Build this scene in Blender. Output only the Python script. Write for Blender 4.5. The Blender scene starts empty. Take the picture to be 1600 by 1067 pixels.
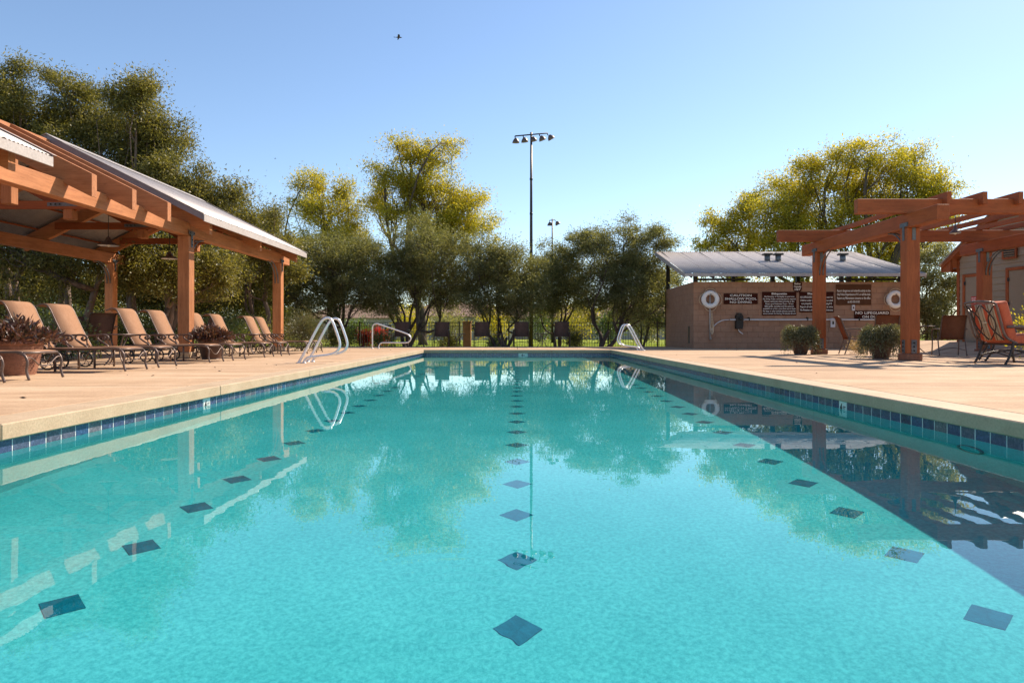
import bpy, bmesh, math, random
import numpy as np
from mathutils import Vector, Matrix
R_ = math.radians
random.seed(7)
S = bpy.context.scene
COL = S.collection
# ------------------------------------------------------------------ camera, sky, sun, exposure
cam = bpy.data.objects.new('camera', bpy.data.cameras.new('camera')); COL.objects.link(cam)
cam.location = (0, 0, .55); cam.rotation_euler = (math.pi/2, 0, 0)
cam.data.lens = 24; cam.data.sensor_width = 36
cam.data.shift_x = -.005; cam.data.shift_y = -.0078
cam.data.clip_start = .05; cam.data.clip_end = 3000
S.camera = cam
EL, AZ = R_(41), R_(47.5)
world = bpy.data.worlds.new('World'); S.world = world; world.use_nodes = True
wn = world.node_tree; bg = wn.nodes['Background']
sky = wn.nodes.new('ShaderNodeTexSky'); sky.sky_type = 'NISHITA'; sky.sun_disc = False
sky.sun_elevation = EL; sky.sun_rotation = AZ; sky.altitude = 300
sky.air_density = 1.0; sky.dust_density = .25; sky.ozone_density = 2.2
wn.links.new(sky.outputs[0], bg.inputs[0]); bg.inputs[1].default_value = .1
sl = bpy.data.lights.new('sun', 'SUN'); sl.energy = 4.5; sl.angle = R_(.53); sl.color = (1, .86, .70)
so = bpy.data.objects.new('sun', sl); COL.objects.link(so)
sd = Vector((math.sin(AZ)*math.cos(EL), math.cos(AZ)*math.cos(EL), math.sin(EL)))
so.rotation_euler = sd.to_track_quat('Z', 'Y').to_euler()
sl.cycles.is_caustics_light = True
S.view_settings.view_transform = 'Standard'; S.view_settings.look = 'None'
S.view_settings.exposure = .92; S.view_settings.gamma = 1
S.render.engine = 'CYCLES'
S.cycles.use_denoising = True; S.cycles.max_bounces = 8; S.cycles.diffuse_bounces = 4
S.cycles.glossy_bounces = 4; S.cycles.transmission_bounces = 6; S.cycles.sample_clamp_indirect = 6

F = 1067.0
def P(px, py, D): return ((px-808)*D/F, D, .55-(py-521)*D/F)

# ------------------------------------------------------------------ materials
def new_mat(name):
    m = bpy.data.materials.new(name); m.use_nodes = True
    return m, m.node_tree, m.node_tree.nodes['Principled BSDF']
def ramp(t, fac, stops):
    r = t.nodes.new('ShaderNodeValToRGB')
    while len(r.color_ramp.elements) < len(stops): r.color_ramp.elements.new(.5)
    for e, (p, c) in zip(r.color_ramp.elements, stops): e.position = p; e.color = (*c, 1)
    t.links.new(fac, r.inputs[0]); return r.outputs[0]
def coords(t, scale=(1, 1, 1), kind='Object'):
    tc = t.nodes.new('ShaderNodeTexCoord'); mp = t.nodes.new('ShaderNodeMapping')
    mp.inputs['Scale'].default_value = scale
    if kind == 'World':
        g = t.nodes.new('ShaderNodeNewGeometry'); t.links.new(g.outputs['Position'], mp.inputs[0])
    else: t.links.new(tc.outputs[kind], mp.inputs[0])
    return mp.outputs[0]
def noise(t, vec, scale, detail=4, rough=.6, dist=0):
    n = t.nodes.new('ShaderNodeTexNoise'); n.inputs['Scale'].default_value = scale
    n.inputs['Detail'].default_value = detail; n.inputs['Roughness'].default_value = rough
    n.inputs['Distortion'].default_value = dist
    t.links.new(vec, n.inputs['Vector']); return n.outputs['Fac']
def mixc(t, a, b, fac, mode='MIX'):
    m = t.nodes.new('ShaderNodeMix'); m.data_type = 'RGBA'; m.blend_type = mode
    for v, s in ((a, 6), (b, 7)):
        if isinstance(v, tuple): m.inputs[s].default_value = (*v, 1)
        else: t.links.new(v, m.inputs[s])
    if isinstance(fac, float): m.inputs[0].default_value = fac
    else: t.links.new(fac, m.inputs[0])
    return m.outputs[2]
def bump(t, h, strength, dist, b):
    n = t.nodes.new('ShaderNodeBump'); n.inputs['Strength'].default_value = strength
    n.inputs['Distance'].default_value = dist; t.links.new(h, n.inputs['Height'])
    t.links.new(n.outputs[0], b.inputs['Normal'])
def rough_mat(name, cols, scale=8, stretch=(1, 1, 1), rough=.8, bstr=.3, bd=.01, vary=.0, metal=0, kind='Object', fine=60, spec=.4):
    """noise-mottled surface; vary = brightness change from one piece to the next"""
    m, t, b = new_mat(name)
    v = coords(t, stretch, kind)
    n1 = noise(t, v, scale, 6, .65)
    c = ramp(t, n1, [(.3, cols[0]), (.7, cols[1])])
    n2 = noise(t, v, fine, 3, .7)
    c = mixc(t, c, ramp(t, n2, [(.35, (.72, .72, .72)), (.65, (1.15, 1.15, 1.15))]), .5, 'MULTIPLY')
    if vary:
        oi = t.nodes.new('ShaderNodeObjectInfo')
        c = mixc(t, c, ramp(t, oi.outputs['Random'], [(0, (1-vary,)*3), (1, (1+vary,)*3)]), 1.0, 'MULTIPLY')
    t.links.new(c, b.inputs['Base Color'])
    b.inputs['Roughness'].default_value = rough; b.inputs['Metallic'].default_value = metal
    b.inputs['Specular IOR Level'].default_value = spec
    bump(t, n2, bstr, bd, b)
    return m
M = {}
def wood(name, a, b_, axis):
    st = {'x': (1, 12, 12), 'y': (12, 1, 12), 'z': (12, 12, 1)}[axis]
    m, t, b = new_mat(name)
    v = coords(t, st, 'World')
    n1 = noise(t, v, 1.3, 8, .7, .6); n2 = noise(t, coords(t, (1, 1, 1), 'World'), 1.7, 3)
    c = ramp(t, n1, [(.3, a), (.68, b_)])
    c = mixc(t, c, ramp(t, n2, [(.3, (.8, .78, .76)), (.7, (1.1, 1.1, 1.1))]), .7, 'MULTIPLY')
    n3 = noise(t, v, 5, 4, .8)
    c = mixc(t, c, ramp(t, n3, [(.33, (.42, .36, .33)), (.44, (1, 1, 1))]), .7, 'MULTIPLY')
    oi = t.nodes.new('ShaderNodeObjectInfo'); c = mixc(t, c, ramp(t, oi.outputs['Random'], [(0, (.86, .85, .84)), (1, (1.12, 1.12, 1.1))]), 1.0, 'MULTIPLY')
    t.links.new(c, b.inputs['Base Color']); b.inputs['Roughness'].default_value = .62
    b.inputs['Specular IOR Level'].default_value = .3
    bump(t, n3, .25, .006, b); return m
WA, WB = (.36, .135, .05), (.54, .225, .095)
for ax in 'xyz': M['wood_'+ax] = wood('stained_timber_'+ax, WA, WB, ax)
RA, RB = (.25, .066, .02), (.38, .108, .033)
for ax in 'xyz': M['red_'+ax] = wood('redwood_stain_'+ax, RA, RB, ax)
# concrete deck: blotches, long drag streaks, fine sand, dark specks
def concrete(name, a, b_, c_):
    m, t, b = new_mat(name)
    v = coords(t, (1, 1, 1), 'World'); vs = coords(t, (.35, 1.6, 1), 'World')
    c = ramp(t, noise(t, vs, .9, 7, .65, .4), [(.3, a), (.5, b_), (.72, c_)])
    c = mixc(t, c, ramp(t, noise(t, v, 2.7, 6, .7), [(.3, (.82, .8, .78)), (.7, (1.1, 1.1, 1.1))]), .8, 'MULTIPLY')
    n3 = noise(t, v, 45, 4, .7)
    c = mixc(t, c, ramp(t, n3, [(.33, (.72, .7, .68)), (.6, (1.08, 1.08, 1.08))]), .7, 'MULTIPLY')
    st = noise(t, v, 1.1, 9, .8, 1.0)
    c = mixc(t, c, ramp(t, st, [(.66, (1, 1, 1)), (.74, (.6, .56, .52))]), .6, 'MULTIPLY')
    t.links.new(c, b.inputs['Base Color']); b.inputs['Roughness'].default_value = .9
    b.inputs['Specular IOR Level'].default_value = .2
    bump(t, n3, .5, .004, b); return m
M['concrete'] = concrete('deck_concrete', (.37, .24, .15), (.50, .345, .22), (.63, .455, .31))
M['coping'] = rough_mat('coping_concrete', [(.41, .295, .185), (.51, .38, .25)], 3, fine=55, bstr=.6, bd=.004, kind='World')
M['joint'] = rough_mat('dark_joint', [(.22, .15, .10), (.3, .21, .14)], 5)
M['grout'] = rough_mat('grout', [(.62, .66, .64), (.75, .78, .76)], 9)
def plaster():
    m, t, b = new_mat('pool_plaster')
    v = coords(t, (1, 1, 1), 'World')
    c = ramp(t, noise(t, v, 1.2, 5, .6), [(.3, (.05, .455, .465)), (.7, (.08, .545, .555))])
    n = noise(t, v, 42, 5, .8)
    c = mixc(t, c, ramp(t, n, [(.36, (.55, .74, .78)), (.62, (1.3, 1.12, 1.12))]), 1.0, 'MULTIPLY')
    t.links.new(c, b.inputs['Base Color']); b.inputs['Roughness'].default_value = .9
    b.inputs['Specular IOR Level'].default_value = 0
    return m
M['plaster'] = plaster()
def tile_mat():
    m, t, b = new_mat('glazed_tile')
    oi = t.nodes.new('ShaderNodeObjectInfo'); v = coords(t, (1, 1, 1), 'World')
    c = ramp(t, oi.outputs['Random'], [(0, (.035, .045, .075)), (.35, (.045, .065, .14)), (.6, (.09, .09, .12)), (.8, (.03, .07, .16)), (1, (.13, .12, .13))])
    n = noise(t, v, 30, 5, .8, 1.5)
    c = mixc(t, c, ramp(t, n, [(.35, (.35, .35, .42)), (.55, (1.2, 1.2, 1.25)), (.68, (3.0, 2.8, 2.6))]), .8, 'MULTIPLY')
    t.links.new(c, b.inputs['Base Color']); b.inputs['Roughness'].default_value = .25
    b.inputs['Specular IOR Level'].default_value = .8
    bump(t, n, .3, .003, b); return m
M['tile'] = tile_mat()
M['lane'] = rough_mat('lane_tile', [(.002, .12, .17), (.004, .17, .25)], 12, fine=60, rough=.9, spec=0)
M['white_tile'] = rough_mat('white_tile', [(.7, .72, .7), (.8, .82, .8)], 9, rough=.3)
M['black'] = rough_mat('black_paint', [(.012, .012, .012), (.022, .021, .02)], 9, rough=.5)
M['galv'] = rough_mat('galvanised_steel', [(.33, .30, .29), (.43, .395, .38)], 3, rough=.55, metal=.3, bstr=.05, vary=.07, fine=25)
M['gutter'] = rough_mat('pale_metal_trim', [(.40, .35, .32), (.48, .43, .40)], 4, rough=.6, metal=.1, bstr=.08, fine=30)
M['trim_dark'] = rough_mat('grey_metal_trim', [(.17, .15, .16), (.22, .20, .21)], 4, rough=.55, metal=.2, bstr=.05)
M['plate'] = rough_mat('steel_plate', [(.10, .11, .12), (.2, .21, .22)], 6, rough=.5, metal=.6, bstr=.2)
M['chrome'] = rough_mat('stainless_tube', [(.74, .74, .76), (.82, .82, .84)], 5, rough=.32, metal=.5, bstr=.03)
M['bronze'] = rough_mat('bronze_frame', [(.11, .075, .06), (.17, .12, .10)], 9, rough=.4, metal=.35, bstr=.15, fine=90)
M['darkbronze'] = rough_mat('dark_bronze_frame', [(.035, .022, .018), (.06, .04, .03)], 9, rough=.4, metal=.3, bstr=.15)
M['black_metal'] = rough_mat('black_metal', [(.015, .014, .013), (.03, .028, .026)], 9, rough=.5, metal=.2)
M['rubber'] = rough_mat('rubber', [(.02, .018, .016), (.035, .03, .028)], 9, rough=.7)
def sling(name, a, b_, tr):
    m = bpy.data.materials.new(name); m.use_nodes = True; t = m.node_tree; t.nodes.clear()
    out = t.nodes.new('ShaderNodeOutputMaterial'); v = coords(t, (1, 1, 1), 'Object')
    w = t.nodes.new('ShaderNodeTexChecker'); w.inputs['Scale'].default_value = 110; t.links.new(v, w.inputs[0])
    c = ramp(t, noise(t, v, 5, 5, .7), [(.3, a), (.7, b_)])
    c = mixc(t, c, ramp(t, w.outputs['Fac'], [(0, (.82, .8, .78)), (1, (1.1, 1.1, 1.1))]), .7, 'MULTIPLY')
    d = t.nodes.new('ShaderNodeBsdfDiffuse'); tl = t.nodes.new('ShaderNodeBsdfTranslucent'); mx = t.nodes.new('ShaderNodeMixShader')
    t.links.new(c, d.inputs[0]); t.links.new(c, tl.inputs[0]); mx.inputs[0].default_value = tr
    t.links.new(d.outputs[0], mx.inputs[1]); t.links.new(tl.outputs[0], mx.inputs[2]); t.links.new(mx.outputs[0], out.inputs[0])
    return m
M['sling'] = sling('tan_sling', (.32, .18, .11), (.40, .235, .15), .15)
M['sling_brown'] = sling('brown_sling', (.23, .095, .055), (.30, .13, .075), .4)
M['sling_dark'] = sling('dark_sling', (.10, .06, .045), (.14, .085, .065), .12)
M['terracotta'] = rough_mat('terracotta', [(.15, .06, .035), (.30, .13, .075)], 6, fine=35, rough=.75, bstr=.4)
M['pot_dark'] = rough_mat('dark_glazed_pot', [(.05, .022, .014), (.11, .05, .03)], 6, fine=30, rough=.5, bstr=.2)
M['soil'] = rough_mat('soil', [(.03, .02, .012), (.07, .045, .03)], 30)
M['block'] = rough_mat('split_block', [(.32, .175, .108), (.40, .235, .155)], 3.5, fine=45, vary=.07, rough=.9, bstr=.7, bd=.006, kind='World')
M['mortar'] = rough_mat('mortar', [(.15, .085, .06), (.2, .12, .085)], 12)
M['sign'] = rough_mat('sign_board', [(.045, .012, .008), (.06, .018, .012)], 4, rough=.9, spec=.05, bstr=.05)
M['sign_tan'] = rough_mat('sign_board_faded', [(.09, .042, .024), (.12, .055, .03)], 4, rough=.9, spec=.05, bstr=.05)
M['letter'] = rough_mat('white_lettering', [(.72, .68, .62), (.8, .76, .7)], 9, rough=.6, bstr=.05)
M['red_sign'] = rough_mat('red_sign_face', [(.5, .03, .03), (.55, .04, .04)], 9, rough=.5)
M['ring_white'] = rough_mat('life_ring_foam', [(.72, .70, .68), (.8, .78, .76)], 6, rough=.6, bstr=.2)
M['rope'] = rough_mat('rope', [(.55, .42, .28), (.65, .5, .35)], 40, rough=.9)
M['white_pvc'] = rough_mat('white_plastic', [(.6, .58, .6), (.7, .68, .7)], 9, rough=.4, bstr=.05)
M['siding'] = rough_mat('painted_siding', [(.30, .245, .175), (.345, .285, .21)], 3, (1, 1, 8), vary=.05, rough=.8, bstr=.15, kind='World')
M['door'] = rough_mat('painted_door', [(.27, .215, .15), (.30, .24, .175)], 3, rough=.6, bstr=.05)
M['bark'] = rough_mat('bark', [(.055, .04, .03), (.15, .11, .085)], 9, (1, 1, .25), fine=40, rough=.95, bstr=.9, bd=.03)
M['bark_pale'] = rough_mat('pale_bark', [(.11, .075, .055), (.23, .16, .12)], 6, (1, 1, .3), fine=40, rough=.9, bstr=.7, bd=.02)
M['cush_orange'] = rough_mat('orange_cushion', [(.48, .10, .045), (.58, .145, .065)], 12, fine=150, rough=.9, bstr=.3, bd=.003)
M['brick'] = rough_mat('orange_pillar', [(.40, .19, .06), (.5, .25, .09)], 6, fine=30)
M['stucco'] = rough_mat('pale_stucco', [(.42, .36, .29), (.5, .44, .36)], 2, fine=20, rough=.95)
M['roof_tile'] = rough_mat('far_roof', [(.22, .13, .09), (.3, .2, .14)], 5, rough=.9)
M['glass_dark'] = rough_mat('window_glass', [(.03, .035, .04), (.05, .055, .06)], 2, rough=.08, bstr=0, spec=.8)
M['feather'] = rough_mat('dark_feathers', [(.04, .035, .03), (.09, .08, .07)], 20)
def stripes():
    m, t, b = new_mat('striped_cushion'); tc = t.nodes.new('ShaderNodeTexCoord')
    sp = t.nodes.new('ShaderNodeSeparateXYZ'); t.links.new(tc.outputs['Object'], sp.inputs[0])
    ml = t.nodes.new('ShaderNodeMath'); ml.operation = 'MULTIPLY_ADD'; ml.inputs[1].default_value = 4.2; ml.inputs[2].default_value = 10.2
    t.links.new(sp.outputs['Y'], ml.inputs[0]); fr = t.nodes.new('ShaderNodeMath'); fr.operation = 'FRACT'; t.links.new(ml.outputs[0], fr.inputs[0])
    r = t.nodes.new('ShaderNodeValToRGB'); r.color_ramp.interpolation = 'CONSTANT'
    cs = [(0, (.55, .085, .03)), (.32, (.5, .36, .22)), (.45, (.30, .20, .13)), (.55, (.52, .40, .26)), (.8, (.25, .06, .03)), (.87, (.5, .36, .22))]
    while len(r.color_ramp.elements) < len(cs): r.color_ramp.elements.new(.5)
    for e, (p, c) in zip(r.color_ramp.elements, cs): e.position = p; e.color = (*c, 1)
    t.links.new(fr.outputs[0], r.inputs[0]); t.links.new(r.outputs[0], b.inputs['Base Color'])
    b.inputs['Roughness'].default_value = .9
    bump(t, noise(t, coords(t), 140, 2), .3, .003, b); return m
M['cush_stripe'] = stripes()
def leaf(name, cols, tr=.35, bright=1.0, gloss=.06):
    m = bpy.data.materials.new(name); m.use_nodes = True; t = m.node_tree; t.nodes.clear()
    out = t.nodes.new('ShaderNodeOutputMaterial'); g = t.nodes.new('ShaderNodeNewGeometry')
    n = len(cols); c = ramp(t, g.outputs['Random Per Island'], [(i/(n-1), tuple(bright*x for x in q)) for i, q in enumerate(cols)])
    n2 = noise(t, coords(t, (1, 1, 1), 'World'), .8, 3)
    c = mixc(t, c, ramp(t, n2, [(.3, (.75, .8, .75)), (.7, (1.25, 1.2, 1.1))]), .8, 'MULTIPLY')
    d = t.nodes.new('ShaderNodeBsdfDiffuse'); tl = t.nodes.new('ShaderNodeBsdfTranslucent'); mx = t.nodes.new('ShaderNodeMixShader')
    gl = t.nodes.new('ShaderNodeBsdfGlossy'); gl.inputs['Roughness'].default_value = .45; gl.inputs[0].default_value = (.8, .8, .8, 1)
    c2 = mixc(t, c, (1.5, 1.45, .7), .9, 'MULTIPLY')
    t.links.new(c, d.inputs[0]); t.links.new(c2, tl.inputs[0]); mx.inputs[0].default_value = tr
    t.links.new(d.outputs[0], mx.inputs[1]); t.links.new(tl.outputs[0], mx.inputs[2])
    m2 = t.nodes.new('ShaderNodeMixShader'); m2.inputs[0].default_value = gloss
    t.links.new(mx.outputs[0], m2.inputs[1]); t.links.new(gl.outputs[0], m2.inputs[2]); t.links.new(m2.outputs[0], out.inputs[0])
    return m
M['olive'] = leaf('olive_leaf', [(.07, .075, .025), (.16, .16, .06), (.29, .285, .13), (.13, .128, .045)], .45, gloss=.03)  # wide random leaf tones, foliage highlights and darks put into the colour
M['darkleaf'] = leaf('dark_leaf', [(.06, .062, .016), (.145, .138, .036), (.27, .24, .075), (.12, .112, .026)], .45, gloss=.03)  # leaf-to-leaf contrast in the colour imitates highlights and dark parts of the crown
M['yellow'] = leaf('yellow_green_leaf', [(.20, .21, .026), (.36, .32, .034), (.56, .45, .045), (.24, .235, .028)], .55, gloss=.03)
M['paleleaf'] = leaf('pale_leaf', [(.15, .155, .06), (.30, .28, .12), (.11, .12, .045)], .45)
M['brightleaf'] = leaf('bright_leaf', [(.07, .12, .02), (.14, .19, .03), (.05, .08, .02)], .4, gloss=.1)
M['purple'] = leaf('purple_leaf', [(.04, .018, .02), (.10, .035, .03), (.16, .07, .05), (.03, .03, .015)], .25, gloss=.07)
M['trail'] = leaf('trailing_leaf', [(.07, .075, .03), (.14, .14, .06), (.22, .21, .11)], .25)
M['straw'] = leaf('dry_grass', [(.3, .2, .09), (.42, .3, .16)], .3)
M['flower'] = leaf('red_flower', [(.5, .02, .02), (.6, .06, .05)], .3)
M['darkflower'] = leaf('dark_red_flower', [(.16, .015, .012), (.25, .02, .015)], .3)
M['grassblade'] = leaf('grass_blade', [(.15, .22, .03), (.26, .30, .05), (.2, .25, .04)], .45)
def lawn():
    m, t, b = new_mat('lawn'); v = coords(t, (1, 1, 1), 'World')
    c = ramp(t, noise(t, v, .25, 6, .7), [(.3, (.17, .23, .03)), (.55, (.25, .30, .04)), (.75, (.33, .32, .07))])
    n = noise(t, v, 14, 5, .8)
    c = mixc(t, c, ramp(t, n, [(.3, (.6, .65, .6)), (.7, (1.3, 1.25, 1.2))]), .8, 'MULTIPLY')
    t.links.new(c, b.inputs['Base Color']); b.inputs['Roughness'].default_value = 1; b.inputs['Specular IOR Level'].default_value = .1
    bump(t, n, 1, .05, b); return m
M['lawn'] = lawn()
M['mulch'] = rough_mat('mulch', [(.10, .065, .04), (.2, .14, .09)], 6, fine=40, bstr=.9, bd=.02, kind='World')
def water_mat():
    m = bpy.data.materials.new('pool_water'); m.use_nodes = True; t = m.node_tree; t.nodes.clear()
    out = t.nodes.new('ShaderNodeOutputMaterial')
    gl = t.nodes.new('ShaderNodeBsdfGlass'); gl.inputs['IOR'].default_value = 1.33; gl.inputs['Roughness'].default_value = 0; gl.inputs[0].default_value = (.95, 1, 1, 1)
    v = coords(t, (1, 1, 1), 'World')
    # broad gentle swell + fine capillary ripples
    a = noise(t, coords(t, (.9, 1.6, 1), 'World'), 1.6, 2, .5); c = noise(t, coords(t, (1, 1.7, 1), 'World'), 6, 1.2, .45)
    # one set of rings spreading from a drop near the deep middle
    sub = t.nodes.new('ShaderNodeVectorMath'); sub.operation = 'DISTANCE'; t.links.new(v, sub.inputs[0]); sub.inputs[1].default_value = (-.18, 1.86, -.185)
    def mth(op, x, y=None, z=None):
        n = t.nodes.new('ShaderNodeMath'); n.operation = op
        for k, q in enumerate((x, y, z)):
            if q is None: continue
            if isinstance(q, (int, float)): n.inputs[k].default_value = q
            else: t.links.new(q, n.inputs[k])
        return n.outputs[0]
    r = mth('ADD', sub.outputs['Value'], mth('MULTIPLY', noise(t, v, 3, 2), .10))
    s = mth('SINE', mth('MULTIPLY', r, 82.0))
    env = mth('MULTIPLY', mth('SMOOTH_MIN', mth('MULTIPLY', r, 4.0), 1.0, .2), mth('MAXIMUM', mth('SUBTRACT', 1.0, mth('MULTIPLY', r, 1.7)), 0.0))
    rings = mth('MULTIPLY', mth('MULTIPLY', s, env), .00021)
    h = mth('ADD', mth('ADD', mth('MULTIPLY', a, .0007), mth('MULTIPLY', c, .00009)), rings)
    bn = t.nodes.new('ShaderNodeBump'); bn.inputs['Strength'].default_value = 1; bn.inputs['Distance'].default_value = 1
    t.links.new(h, bn.inputs['Height'])
    t.links.new(bn.outputs[0], gl.inputs['Normal']); t.links.new(gl.outputs[0], out.inputs[0]); return m
M['water'] = water_mat()
def glass():
    m, t, b = new_mat('table_glass'); b.inputs['Base Color'].default_value = (.75, .8, .78, 1); b.inputs['Roughness'].default_value = .05
    b.inputs['Transmission Weight'].default_value = .8; return m
M['glass'] = glass()

# ------------------------------------------------------------------ builders
def tag(o, label=None, cat=None, group=None, kind=None):
    for k, v in (('label', label), ('category', cat), ('group', group), ('kind', kind)):
        if v: o[k] = v
    return o
def empty(name, loc, rz=0, label=None, cat=None, group=None, kind=None):
    o = bpy.data.objects.new(name, None); COL.objects.link(o); o.location = loc; o.rotation_euler = (0, 0, rz)
    o.empty_display_size = .1
    return tag(o, label, cat, group, kind)
class MB:
    def __init__(s): s.v = []; s.f = []; s.sm = []
    def add(s, vs, fs, smooth=False):
        n = len(s.v); s.v += [tuple(v) for v in vs]; s.f += [tuple(i+n for i in f) for f in fs]; s.sm += [smooth]*len(fs); return s
    def box(s, a, b, ch=0):
        (x0, y0, z0), (x1, y1, z1) = a, b
        return s.obox(((x0+x1)/2, (y0+y1)/2, (z0+z1)/2), (abs(x1-x0), abs(y1-y0), abs(z1-z0)), Matrix.Identity(3), ch)
    def obox(s, c, size, rot, ch=0):
        hx, hy, hz = [q/2 for q in size]; c = Vector(c)
        ch = min(ch, hx*.45, hy*.45, hz*.45)
        if ch <= 0:
            vs = [c+rot@Vector((x, y, z)) for z in (-hz, hz) for y in (-hy, hy) for x in (-hx, hx)]
            return s.add(vs, [(0, 2, 3, 1), (4, 5, 7, 6), (0, 1, 5, 4), (2, 6, 7, 3), (0, 4, 6, 2), (1, 3, 7, 5)])
        vs = []; idx = {}
        for sx in (-1, 1):
            for sy in (-1, 1):
                for sz in (-1, 1):
                    for ax in range(3):
                        p = [sx*(hx-ch), sy*(hy-ch), sz*(hz-ch)]; p[ax] = (sx*hx, sy*hy, sz*hz)[ax]
                        idx[(sx, sy, sz, ax)] = len(vs); vs.append(c+rot@Vector(p))
        fs = []
        for ax in range(3):
            o1, o2 = [k for k in range(3) if k != ax]
            for sg in (-1, 1):
                q = []
                for a_, b_ in ((-1, -1), (1, -1), (1, 1), (-1, 1)):
                    k = [0, 0, 0]; k[ax] = sg; k[o1] = a_; k[o2] = b_; q.append(idx[(*k, ax)])
                fs.append(q)
        for e in range(3):
            o1, o2 = [k for k in range(3) if k != e]
            for a_ in (-1, 1):
                for b_ in (-1, 1):
                    k1 = [0]*3; k1[o1] = a_; k1[o2] = b_; k2 = list(k1); k1[e] = -1; k2[e] = 1
                    fs.append([idx[(*k1, o1)], idx[(*k2, o1)], idx[(*k2, o2)], idx[(*k1, o2)]])
        for sx in (-1, 1):
            for sy in (-1, 1):
                for sz in (-1, 1): fs.append([idx[(sx, sy, sz, a_)] for a_ in range(3)])
        # orient outward
        out = []
        for f in fs:
            pts = [vs[i] for i in f]; nrm = (pts[1]-pts[0]).cross(pts[2]-pts[0]); ctr = sum(pts, Vector())/len(pts)
            out.append(f if nrm.dot(ctr-c) > 0 else f[::-1])
        return s.add(vs, out)
    def beam(s, p0, p1, w, h, ch=.006, up=(0, 0, 1)):
        p0, p1 = Vector(p0), Vector(p1); d = p1-p0; L = d.length; d.normalize()
        sx = d.cross(Vector(up)).normalized(); uz = sx.cross(d)
        rot = Matrix((sx, d, uz)).transposed()
        return s.obox((p0+p1)/2, (w, L, h), rot, ch)
    def tube(s, pts, r, n=8, caps=True, closed=False):
        pts = [Vector(p) for p in pts]; m = len(pts)
        rs = r if isinstance(r, (list, tuple)) else [r]*m
        prev = None; vs = []
        for i, p in enumerate(pts):
            if closed: t = pts[(i+1) % m]-pts[i-1]
            else: t = pts[min(i+1, m-1)]-pts[max(i-1, 0)]
            t.normalize()
            if prev is None:
                a = Vector((0, 0, 1)) if abs(t.z) < .9 else Vector((1, 0, 0)); u = t.cross(a).normalized()
            else: u = (prev-t*prev.dot(t)).normalized()
            prev = u; w = t.cross(u)
            for k in range(n):
                an = 2*math.pi*k/n; vs.append(p+(u*math.cos(an)+w*math.sin(an))*rs[i])
        fs = []
        for i in range(m if closed else m-1):
            j = (i+1) % m
            for k in range(n):
                l = (k+1) % n; fs.append((i*n+k, i*n+l, j*n+l, j*n+k))
        if caps and not closed: fs += [tuple(range(n))[::-1], tuple((m-1)*n+k for k in range(n))]
        return s.add(vs, fs, True)
    def lathe(s, prof, c=(0, 0, 0), n=24, cap=True):
        vs = [(c[0]+r*math.cos(2*math.pi*k/n), c[1]+r*math.sin(2*math.pi*k/n), c[2]+z) for r, z in prof for k in range(n)]
        fs = [(i*n+k, i*n+(k+1) % n, (i+1)*n+(k+1) % n, (i+1)*n+k) for i in range(len(prof)-1) for k in range(n)]
        if cap: fs += [tuple(range(n))[::-1], tuple((len(prof)-1)*n+k for k in range(n))]
        return s.add(vs, fs, True)
    def ribbon(s, prof, y0, y1, th=.012, smooth=True):
        """panel following an x-z profile, spanning y0..y1, with thickness"""
        n = len(prof); vs = []
        for (x, z) in prof: vs += [(x, y0, z), (x, y1, z)]
        for i, (x, z) in enumerate(prof):
            a = prof[max(i-1, 0)]; b = prof[min(i+1, n-1)]; tx, tz = b[0]-a[0], b[1]-a[1]; l = math.hypot(tx, tz) or 1
            ox, oz = tz/l*th, -tx/l*th; vs += [(x+ox, y0, z+oz), (x+ox, y1, z+oz)]
        fs = []; q = 2*n
        for i in range(n-1):
            fs += [(2*i, 2*i+2, 2*i+3, 2*i+1), (q+2*i, q+2*i+1, q+2*i+3, q+2*i+2), (2*i, q+2*i, q+2*i+2, 2*i+2), (2*i+1, 2*i+3, q+2*i+3, q+2*i+1)]
        fs += [(0, 1, q+1, q), (2*n-2, q+2*n-2, q+2*n-1, 2*n-1)]
        return s.add(vs, fs, smooth)
    def prism(s, poly, axis, a, b):
        """polygon (u,v) extruded along axis from a to b"""
        def mk(u, v, w): return {'x': (w, u, v), 'y': (u, w, v), 'z': (u, v, w)}[axis]
        n = len(poly); vs = [mk(u, v, a) for u, v in poly]+[mk(u, v, b) for u, v in poly]
        return s.add(vs, [tuple(range(n))[::-1], tuple(range(n, 2*n))]+[(i, (i+1) % n, n+(i+1) % n, n+i) for i in range(n)])
    def mesh(s, name, mat, off=(0, 0, 0)):
        me = bpy.data.meshes.new(name)
        me.from_pydata([(x-off[0], y-off[1], z-off[2]) for x, y, z in s.v], [], s.f)
        me.polygons.foreach_set('use_smooth', s.sm); me.materials.append(mat)
        bm = bmesh.new(); bm.from_mesh(me); bmesh.ops.recalc_face_normals(bm, faces=bm.faces); bm.to_mesh(me); bm.free()
        return me
    def build(s, name, mat, parent=None, world=True):
        off = parent_world(parent) if (parent and world) else (0, 0, 0)
        return link(name, s.mesh(name, mat, off), parent)
def parent_world(p):
    x = y = z = 0
    while p: x += p.location.x; y += p.location.y; z += p.location.z; p = p.parent
    return (x, y, z)
def link(name, me, parent=None, loc=None):
    o = bpy.data.objects.new(name, me); COL.objects.link(o)
    if parent: o.parent = parent
    if loc: o.location = loc
    return o
CH = {}
def kids(o): return [c for c in list(COL.objects) if c.parent == o]
def copy_tree(o, parent=None, tree=None):
    c = o.copy(); COL.objects.link(c); c.parent = parent
    for ch in o.children: copy_tree(ch, c)
    return c
def place(proto, used, loc, rz, label, group=None, cat=None):
    o = proto if not used else copy_tree(proto)
    o.location = loc; o.rotation_euler = (0, 0, rz); o['label'] = label
    if group: o['group'] = group
    return o
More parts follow.
